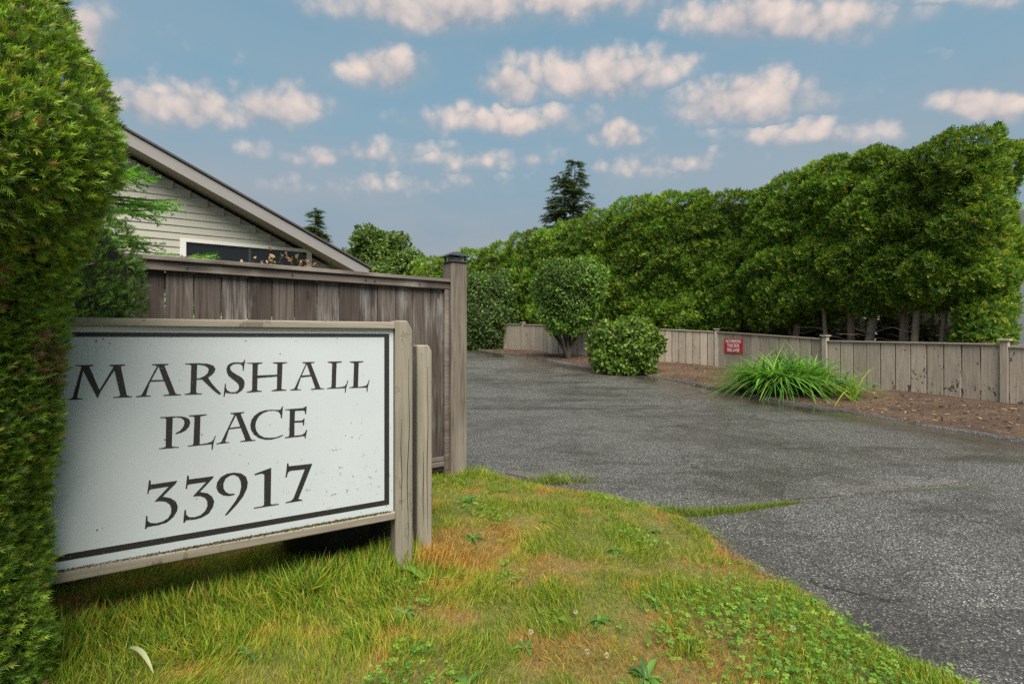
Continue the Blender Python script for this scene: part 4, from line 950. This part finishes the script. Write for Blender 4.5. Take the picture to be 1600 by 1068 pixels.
# ------------------------------------------------------------------ trees far behind
def conifer(name, label, X, Y, H, rad, levels, N_twig, tsize, cols, wts, z0=.5, tips=1, droop=.25, r0=.12, up=.15, seed=1, temps=NEEDLE, group=None, only=None, power=.85):
    g0 = float(gz(Y)); t = empty(name, (X, Y, g0)); tag(t, label, 'tree', group); rs = random.Random(seed)
    stems = [((0, 0), H, rad)] if tips == 1 else [((-.35, 0), H*.93, rad*.8), ((.35, .1), H, rad*.85)]
    PP = []; DD = []; br = []
    for (ox, oy), h, rr in stems:
        trunk_tubes(t, [([(X+ox*u, Y+oy*u, g0-.1+h*u) for u in np.linspace(0, 1, 8)], [r0*(1-.93*u)+.004 for u in np.linspace(0, 1, 8)])], 'dark_bark')
        for i in range(levels):
            u = (i+rs.random()*.7)/levels; z = z0+(h-z0)*u; L = rr*(1-u)**power*rs.uniform(.65, 1.15)+.05*rr
            for b in range(rs.randint(3, 5)):
                az = rs.uniform(0, 6.283)
                if only and not only(az, z): continue
                pts = []; n = 7
                for j in range(n):
                    s_ = j/(n-1); pts.append(np.array((ox*z/h+math.cos(az)*L*s_, oy*z/h+math.sin(az)*L*s_, z+L*(up*s_-droop*s_*s_+ (.10*s_**4)))))
                br.append((pts, [.018*(1-.9*s_/n)*L+.003 for s_ in range(n)]))
                nt = max(3, int(N_twig*L/rr)); side = np.array((-math.sin(az), math.cos(az), 0.)); fwd = np.array((math.cos(az), math.sin(az), 0.))
                for q in range(nt):
                    s_ = .12+.88*(q+rs.random())/nt; j = min(int(s_*(n-1)), n-2); f_ = s_*(n-1)-j; p = pts[j]*(1-f_)+pts[j+1]*f_
                    sg = rs.choice((-1, 1)); sp = rs.uniform(0, .38)*L*(1-s_*.75)
                    d = side*sg*rs.uniform(.3, 1.0)+fwd*rs.uniform(.4, 1.1)+np.array((0, 0, rs.uniform(-.35, .25)-droop*.4))
                    PP.append(p+unit(d)*sp+np.array((0, 0, -.25*sp))); DD.append(d)
                PP.append(pts[-1]); DD.append(pts[-1]-pts[-2])
    PP = np.array(PP); m = len(PP)
    tubes('branches', [(p, r) for p, r in br], 'dark_bark', t, 4)
    inst('needles', PP, DD, np.array((0, 0, 1.))+rng.normal(size=(m, 3))*.35, tsize*rng.uniform(.7, 1.3, m), temps, palette(m, cols, wts), 'leaf', t)
    return t
conifer('hemlock_tree', 'dark pointed conifer with two tips rising behind the hedge', 3.25, 27.5, 10.4, 2.7, 40, 30, .36, [(.045, .075, .026), (.06, .095, .03), (.09, .115, .04)], [3, 2, 1], z0=2.5, tips=2, droop=.35, seed=5, power=.7)
conifer('small_conifer', 'slim conifer tip showing above the house roof', -13.0, 32, 8.6, 1.5, 24, 30, .5, [(.05, .09, .025), (.08, .12, .03)], [1, 1], z0=3, seed=9)
SPR = [(.14, .36, .045), (.20, .45, .06), (.27, .50, .08), (.08, .21, .035)]
TW = [t_needles(13, .20, .032, .9, .5) for _ in range(3)]
conifer('spruce_tree', 'bright green spruce boughs reaching out between hedge and house', -3.75, 4.15, 3.05, 1.15, 24, 70, .13, SPR, [3, 3, 2, 2], z0=.9, droop=.18, up=.22, r0=.07, seed=14, temps=TW, power=.6)

def leafy_tree(name, label, X, Y, H, lobes, N, size, cols, wts, r0=.25, seed=0):
    g0 = float(gz(Y)); t = empty(name, (X, Y, g0)); tag(t, label, 'tree')
    zl = min(l[2]-l[3]*.3 for l in lobes)
    trunk_tubes(t, [([(X, Y, g0-.2), (X+.1, Y, g0+zl*.5), (X, Y, g0+zl)], [r0*1.2, r0, r0*.75])], 'dark_bark')
    limbs = [([(X, Y, g0+zl*.8), (X+lx*.5, Y+ly*.5, g0+(zl+lz)/2), (X+lx, Y+ly, g0+lz)], [r0*.5, r0*.3, r0*.1]) for lx, ly, lz, lr in lobes]
    trunk_tubes(t, limbs, 'dark_bark', 'limbs', 5)
    Ps = []; Ns = []
    for lx, ly, lz, lr in lobes:
        m = int(N*lr**2/sum(l[3]**2 for l in lobes)); d = unit(rng.normal(size=(m, 3))); d[:, 2] = np.where(d[:, 2] < -.3, -d[:, 2], d[:, 2])
        p = d*(lr*(1-.5*rng.random((m, 1))**1.6))*np.array((1, 1, .85))+np.array((lx, ly, lz)); dn = fnoise(p, 2.4, 80)*.16*lr
        Ps.append(p+d*dn[:, None]); Ns.append(d)
    P = np.concatenate(Ps); Nn = np.concatenate(Ns); m = len(P)
    inst('crown', P, Nn*.4+rng.normal(size=(m, 3))*.6+np.array((0, 0, -.1)), Nn*.7+rng.normal(size=(m, 3))*.5+np.array((0, 0, .4)), size*rng.uniform(.7, 1.3, m), LEAF, palette(m, cols, wts)*(1+.2*fnoise(P, 1.1, 83)[:, None]), 'leaf', t)
    return t
lb = [(0, 0, 5.6, 1.7), (-1.6, .2, 5.0, 1.4), (1.5, 0, 5.2, 1.4), (-.6, -.4, 6.5, 1.1), (.9, 0, 6.4, 1.0), (-2.6, 0, 4.0, 1.1), (2.6, .2, 4.3, 1.1), (.2, -.8, 4.2, 1.5), (-1.2, -.6, 3.6, 1.2), (1.7, -.5, 3.6, 1.3), (3.4, 0, 3.3, 1.0)]
lb = [(a_, b_, c_-.75, d_) for a_, b_, c_, d_ in lb]
leafy_tree('broadleaf_tree', 'rounded broadleaf tree beyond the house roof', -8.0, 29, 7.5, lb, 12500, .25, [(.10, .17, .035), (.14, .21, .045), (.06, .11, .028), (.20, .25, .06)], [3, 3, 2, 1])
rb = empty('red_leaved_shrub', (-2.88, 6.05, .03)); tag(rb, 'shrub with bronze and pink leaves peeking over the tall fence', 'shrub')
m = 260; P = np.c_[rng.normal(0, .28, m), rng.normal(0, .10, m), rng.uniform(1.5, 2.30, m)-.08*rng.random(m)]
P[:, 2] -= np.abs(P[:, 0])*.25
inst('leaves', P, rng.normal(size=(m, 3))+np.array((0, 0, .6)), rng.normal(size=(m, 3))+np.array((.3, -.8, .5)), rng.uniform(.045, .085, m), LEAF, palette(m, [(.30, .14, .085), (.16, .10, .04), (.42, .30, .17), (.10, .12, .03), (.5, .36, .30)], [3, 2, 1.5, 2, 1]), 'leaf', rb)
tubes('stems', [([(random.uniform(-.1, .1), 0, -.05), (x_*.6, 0, 1.1), (x_, random.uniform(-.1, .1), 2.0)], [.012, .008, .003]) for x_ in np.linspace(-.5, .5, 9)], 'dark_bark', rb, 5)

# ------------------------------------------------------------------ yew hedge in the left foreground
YEW = [(0.138, 0.248, 0.03), (0.221, 0.359, 0.041), (0.345, 0.469, 0.062), (0.069, 0.131, 0.028), (0.386, 0.414, 0.069), (0.359, 0.207, 0.103)]
YW = [4, 3.6, 2.2, 2.0, 1.0, .35]
AZ = np.array([0, .14, .41, 1.04, 1.26, 1.40, 1.49, 1.60, 1.71, 1.825, 2.0, 2.39, 2.62, 2.85]); AR = -np.array([.04, .05, .06, .12, .11, .08, .05, .03, .02, .02, .02, .02, .02, .02])+np.array([.50, .54, .585, .625, .66, .70, .76, .82, .85, .84, .74, .56, .42, .15])
def yew():
    cx, cy = -2.0, 1.35; t = empty('yew_hedge', (cx, cy, 0)); tag(t, 'dense clipped evergreen hedge in the left foreground covering the sign edge', 'hedge')
    def surf(th, z, seedless=False):
        a = np.where(np.cos(th) > 0, np.interp(z, AZ, AR), 1.0); b = .46*np.interp(z, [0, 1.6, 2.4, 2.85], [1, 1.0, .9, .4]); e = 2.4
        r = (np.abs(np.cos(th)/a)**e+np.abs(np.sin(th)/b)**e)**(-1/e)
        P = np.c_[r*np.cos(th), r*np.sin(th), z]; return P
    N = 200000; th = rng.uniform(0, 2*math.pi, N); z = rng.uniform(.0, 2.82, N); P = surf(th, z)
    e = .01; Tt = surf(th+e, z)-P; Tz = surf(th, z+e)-P; nn = unit(np.cross(Tt, Tz))
    W = P+np.array((cx, cy, 0)); vis = ((CAMP-W)*nn).sum(1) > -.25
    ratio = W[:, 0]/W[:, 1]; vis &= (ratio > -1.30)
    keep = vis | (rng.random(N) < .04); P, nn, W = P[keep], nn[keep], W[keep]; m = len(P)
    disp = .030*fnoise(W, 9, 61)+.026*(np.abs(fnoise(W, 22, 62))-.4); P = P+nn*(disp-.5*.05-rng.random(m)**1.7*.085+.012)[:, None]
    tw = fnoise(W, 3.3, 66)
    D = nn*.75+np.array((0, 0, .35))+rng.normal(size=(m, 3))*.5; col = palette(m, YEW, YW, .25)
    dead = (fnoise(W, 7, 64)+.8*fnoise(W, 21, 65) > 1.55)&(W[:, 2] > .9)&(W[:, 2] < 1.85)
    col[dead & (rng.random(m) < .75)] = np.array((.32, .19, .11))
    col *= (1+.2*tw)[:, None]
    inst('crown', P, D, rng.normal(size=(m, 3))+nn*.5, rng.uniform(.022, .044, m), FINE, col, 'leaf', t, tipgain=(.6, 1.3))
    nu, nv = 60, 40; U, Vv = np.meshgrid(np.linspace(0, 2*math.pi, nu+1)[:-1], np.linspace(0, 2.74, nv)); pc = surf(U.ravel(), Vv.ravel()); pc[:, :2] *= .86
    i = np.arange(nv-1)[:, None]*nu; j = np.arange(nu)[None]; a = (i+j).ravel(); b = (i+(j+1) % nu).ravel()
    obj('dark_core', np_mesh('dark_core', pc, np.c_[a, b, b+nu, a+nu], smooth=True), 'core_dark', t)  # added dark shell stops light passing through the hedge
    bt = []
    for k in range(26):   # bare brown twigs where the hedge has died back
        z0 = random.uniform(1.0, 1.85); th0 = random.uniform(-1.1, -.1); p = surf(np.array([th0]), np.array([z0]))[0]*np.array((.93, .93, 1)); pts = [p]
        for u in range(5): pts.append(pts[-1]+np.array((random.uniform(-.01, .035), random.uniform(-.03, .01), random.uniform(.0, .04))))
        bt.append((pts, [.0035, .003, .0025, .002, .0015, .0008]))
    tubes('bare_twigs', bt, 'bark', t, 5)['kind'] = 'stuff'
yew()
cb = empty('column_shrub', (-2.2, 2.3, 0)); tag(cb, 'narrow dark green shrub behind the sign, between hedge and fence', 'shrub')
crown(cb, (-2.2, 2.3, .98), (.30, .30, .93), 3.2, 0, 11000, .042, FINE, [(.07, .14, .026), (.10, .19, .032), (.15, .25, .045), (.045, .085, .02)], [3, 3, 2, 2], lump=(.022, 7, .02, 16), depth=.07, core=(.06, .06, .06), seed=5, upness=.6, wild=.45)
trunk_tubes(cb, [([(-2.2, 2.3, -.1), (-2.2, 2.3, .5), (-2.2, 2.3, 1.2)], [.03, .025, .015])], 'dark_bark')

# ------------------------------------------------------------------ grass, clover, weeds, litter (uncountable)
def grass():
    N = 470000; P = np.c_[rng.uniform(-2.6, 1.95, N), rng.uniform(1.2, 4.8, N)]
    P3 = np.c_[P, P[:, :1]*0]; P = P[inside(LP, P+.022*np.c_[fnoise(P3, 17, 46), fnoise(P3, 19, 47)]+.012*rng.normal(size=P.shape)-np.array((.01, 0)))]; dens = np.clip((2.1/np.maximum(P[:, 1], 1.3))**1.2, .35, 1); P = P[rng.random(len(P)) < dens]
    m = len(P); Z = np.zeros(m); Q = np.c_[P, Z]
    dE = dist_to(np.array(LAWN_EDGE), P)
    ds = dist_to(np.array([(-1.75, 1.75), (-.5, 2.45)]), P)       # along the sign
    dry = .62*fnoise(Q, 14, 31)+.55*fnoise(Q, 33, 32)+.4*fnoise(Q, 5.0, 37)
    for gx, gy, am, rr in ((700, 865, 1.3, .14), (860, 905, 1.1, .10), (760, 850, .8, .15), (1130, 865, 1.2, .10), (835, 1030, 1.2, .09), (420, 960, 1.0, .10), (690, 945, 1.2, .10), (740, 770, .8, .14), (480, 1010, .9, .08), (930, 800, .7, .14), (680, 1050, .9, .07), (1010, 1000, .6, .06), (1200, 905, .9, .07), (560, 930, .9, .07)):
        yy = 907.2/(gy-528); xx = (gx-800)/756*yy; dry += am*np.exp(-((P[:, 0]-xx)**2+(P[:, 1]-yy)**2*.6)/rr**2)
    dry += .0*np.exp(-((P[:, 0]+.25)**2+(P[:, 1]-2.45)**2)/.05)+.5*np.exp(-dE/.08)*(P[:, 1] > 2.2)
    dry -= 1.5*np.exp(-((P[:, 0]-1.15)**2/.09+(P[:, 1]-1.85)**2/.12)); dry -= .7*np.exp(-ds/.3)*(P[:, 0] < -.6)
    longg = np.exp(-np.maximum(ds-.05, 0)/.16)+.8*np.exp(-dist_to(np.array([(-.41, 4.05), (-.2, 4.1)]), P)/.12)
    c = np.zeros((m, 3)); r_ = rng.random(m)
    green = palette(m, [(.14, .26, .018), (.22, .34, .024), (.31, .41, .032), (.08, .17, .02)], [3, 3, 2, 2]); yel = palette(m, [(.42, .42, .045), (.50, .44, .07), (.36, .41, .04)]); brn = palette(m, [(.58, .33, .07), (.62, .42, .12), (.50, .25, .05), (.36, .18, .05)])
    p_b = np.clip((dry-.32)*1.35, .04, .92); p_y = np.clip(.45+.4*dry, .25, .65)
    c[:] = green; s_ = r_ < p_b+p_y; c[s_] = yel[s_]; s_ = r_ < p_b; c[s_] = brn[s_]
    h = rng.uniform(.022, .056, m)*(1-.3*np.clip(dry, 0, 1))*np.clip(1+.3*fnoise(Q, 16, 35), .7, 1.5)+longg*rng.uniform(.01, .13, m)
    h *= np.clip(.35+dE*6, .35, 1)
    lean = np.c_[fnoise(Q, 11, 33), fnoise(Q, 12, 34)]*.38+rng.normal(size=(m, 2))*.33
    D = np.c_[lean, np.ones(m)]
    temps = [t_blade(.026, b, s) for b, s in ((.15, 0), (.35, .1), (.55, -.12), (.8, .05))]+[(np.array([(-.03, 0, 0), (.03, 0, 0), (x_, 1, z_)]), np.array([(0, 1, 2)])) for x_, z_ in ((.1, .2), (-.12, .1), (.05, .35), (-.2, -.1))]
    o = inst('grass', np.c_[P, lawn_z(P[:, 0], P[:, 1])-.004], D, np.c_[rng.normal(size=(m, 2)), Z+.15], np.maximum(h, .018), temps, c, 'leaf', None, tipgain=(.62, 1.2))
    tag(o, 'patchy green and straw coloured lawn grass', 'grass', kind='stuff')
    # grass in the seam of the pavement and along the broken kerb by the post
    S2 = resample(np.array(SEAM), .004); n = len(S2); reps = 16; Q = np.repeat(S2, reps, 0); amt = fnoise(np.c_[Q, Q[:, :1]*0], 2.2, 45)
    wv = np.where(Q[:, 0] < 2.0, 1.0, np.where(amt > .15, .75, .05)); keep = rng.random(len(Q)) < wv*np.clip(1.15-.35*(Q[:, 0]-1.2), .25, 1); Q = Q[keep]; m = len(Q)
    wd_ = np.interp(Q[:, 0], [1.2, 1.7, 2.1, 4], [.06, .034, .022, .018]); Q = Q+rng.normal(size=(m, 2))*wd_[:, None]*.55
    h = rng.uniform(.015, .06, m)*np.interp(Q[:, 0], [1.2, 2.0, 2.1, 4], [1.3, .8, .45, .4])
    o = inst('seam_grass', np.c_[Q, np.full(m, .008)], np.c_[rng.normal(size=(m, 2))*.45, np.ones(m)], np.c_[rng.normal(size=(m, 2)), np.full(m, .1)], h, temps, palette(m, [(.14, .24, .03), (.20, .28, .035), (.28, .30, .05), (.12, .17, .03)]), 'leaf', None, tipgain=(.65, 1.2))
    tag(o, 'strip of grass growing in the pavement seam', 'grass', kind='stuff')
    m = 420; Q = np.c_[rng.normal(.38, .13, m), rng.normal(4.0, .035, m)]; Q = np.concatenate([Q, np.c_[rng.normal(-.33, .07, m//2), rng.normal(4.22, .05, m//2)]]); m = len(Q)
    o = inst('seam_grass', np.c_[Q, np.full(m, .004)], np.c_[rng.normal(size=(m, 2))*.4, np.ones(m)], np.c_[rng.normal(size=(m, 2)), np.full(m, .1)], rng.uniform(.03, .13, m), temps, palette(m, [(.14, .24, .03), (.20, .28, .035), (.32, .30, .08)]), 'leaf', None)
    tag(o, 'ragged grass tufts at the road edge near the post', 'grass', kind='stuff')
grass()
def clover():
    N = 30000; P = np.c_[rng.uniform(-1.6, 1.75, N), rng.uniform(1.35, 3.9, N)]; P = P[inside(LP, P)]; Q = np.c_[P, P[:, :1]*0]
    main = np.exp(-((P[:, 0]-1.05)**2/.14+(P[:, 1]-1.80)**2/.12))*1.6
    pr = np.clip(main+np.where(fnoise(Q, 10, 36)+.6*fnoise(Q, 26, 38) > .95, .6, 0), 0, 1); P = P[(rng.random(len(P)) < pr*.8) & (dist_to(np.array(LAWN_EDGE), P) > .035)]; m = len(P)
    inst_ = inst('clover', np.c_[P, lawn_z(P[:, 0], P[:, 1])+rng.uniform(.015, .05, m)], np.c_[rng.normal(size=(m, 2)), rng.normal(size=m)*.2], np.c_[rng.normal(size=(m, 2))*.28, np.ones(m)], rng.uniform(.015, .030, m), [t_clover()], palette(m, [(.14, .31, .035), (.20, .39, .045), (.28, .45, .06), (.09, .21, .03)]), 'leaf', None, tipgain=(.85, 1.1))
    tag(inst_, 'low clover leaves among the lawn grass', 'clover', kind='stuff')
    # white clover heads
    m = 6; P = np.c_[rng.uniform(-.3, 1.35, m), rng.uniform(1.55, 2.4, m)]; P = P[inside(LP, P)]; reps = 26; C = np.repeat(np.c_[P, lawn_z(P[:, 0], P[:, 1])+.055], reps, 0); d = unit(rng.normal(size=(len(C), 3)))
    o = inst('clover_flowers', C+d*.003, d, rng.normal(size=(len(C), 3)), .007, [t_leaf(.3)], palette(len(C), [(.62, .58, .5), (.55, .45, .42)]), 'leaf', None); tag(o, 'small white clover heads in the lawn', 'flowers', kind='stuff')
    # broad weed leaves
    spots = [(-.22, 2.75, .12), (-.95, 1.75, .11), (-.45, 2.02, .13), (.05, 1.80, .10), (.45, 1.62, .14), (.55, 2.6, .09), (.2, 3.0, .11), (-.3, 3.4, .12), (.62, 2.05, .12), (-.75, 2.2, .1), (.85, 2.9, .08), (1.2, 2.1, .08), (-.15, 1.6, .12), (-.05, 3.6, .1), (.35, 1.95, .1)]
    PP = []; DD = []; SS = []
    for x, y, L in spots:
        for k in range(random.randint(12, 20)): a = random.uniform(0, 6.28); PP.append((x, y, lawn_z(np.array([x]), np.array([y]))[0]+.005)); DD.append((math.cos(a), math.sin(a), random.uniform(.25, 1.1))); SS.append(L*random.uniform(.35, .75))
    PP.append((-.56, 2.36, .05)); DD.append((.75, -.35, .75)); SS.append(.20)
    m = len(PP); wt = [t_strap(.11, d) for d in (.4, .6, .8)]
    o = inst('lawn_weeds', PP, DD, np.tile((0, 0, 1.), (m, 1)), SS, wt, palette(m, [(.11, .24, .045), (.15, .30, .05), (.09, .19, .045)]), 'leaf', None); tag(o, 'broad leaved weeds scattered through the lawn', 'weeds', kind='stuff')
    # dead pale leaf blade lying in the grass by the hedge
    dl = inst('fallen_leaf', [(-1.36, 1.72, .10)], [(.9, -.45, .25)], [(0, 0, 1.)], .17, [t_strap(.05, .5)], [(.50, .52, .30)], 'leaf', None); tag(dl, 'pale dead leaf blade lying in the grass by the hedge', 'leaf')
clover()
def litter():
    N = 20000; s_ = rng.random(N)**.7; i = rng.integers(30, 190, N); tt = rng.random(N)
    P = EA[i]*(1-tt*.35)[:, None]+EB[i]*(tt*.35)[:, None]+rng.normal(size=(N, 2))*.06; d = dist_to(EDGE, P)
    ok = (P[:, 1] > 4) & (P[:, 1] < 22); P = P[ok]; m = len(P)
    zz = bed_z(P[:, None, :], None)[:, 0]+.006
    col = palette(m, [(.09, .045, .025), (.15, .08, .045), (.24, .15, .085), (.40, .31, .17), (.05, .028, .018), (.30, .30, .08)], [4, 4, 2.2, .9, 3, .35], .3)
    o = inst('bark_chips', np.c_[P, zz], np.c_[rng.normal(size=(m, 2)), rng.normal(size=m)*.25], np.c_[rng.normal(size=(m, 2))*.35, np.ones(m)], rng.uniform(.025, .085, m), [t_leaf(.18, .04, .05), t_leaf(.10, .02, .02), t_blade(.08, .1)], col, 'chip', None)
    tag(o, 'brown bark chips and dead leaves covering the bed', 'mulch', kind='stuff')
litter()
# broken concrete slab at the road edge
cs = poly_sheet('concrete_slab', [(-.06, 4.28), (.12, 4.14), (.36, 4.15), (.27, 4.24), (.05, 4.36)], .013, .03, 'concrete'); tag(cs, 'broken pale concrete slab at the road edge near the post', 'slab')
_t = {}
for _o in bpy.data.objects:
    if _o.type == 'MESH': _t[_o.name] = len(_o.data.polygons)
print('TRIS', sum(_t.values()), sorted(_t.items(), key=lambda q: -q[1])[:14])
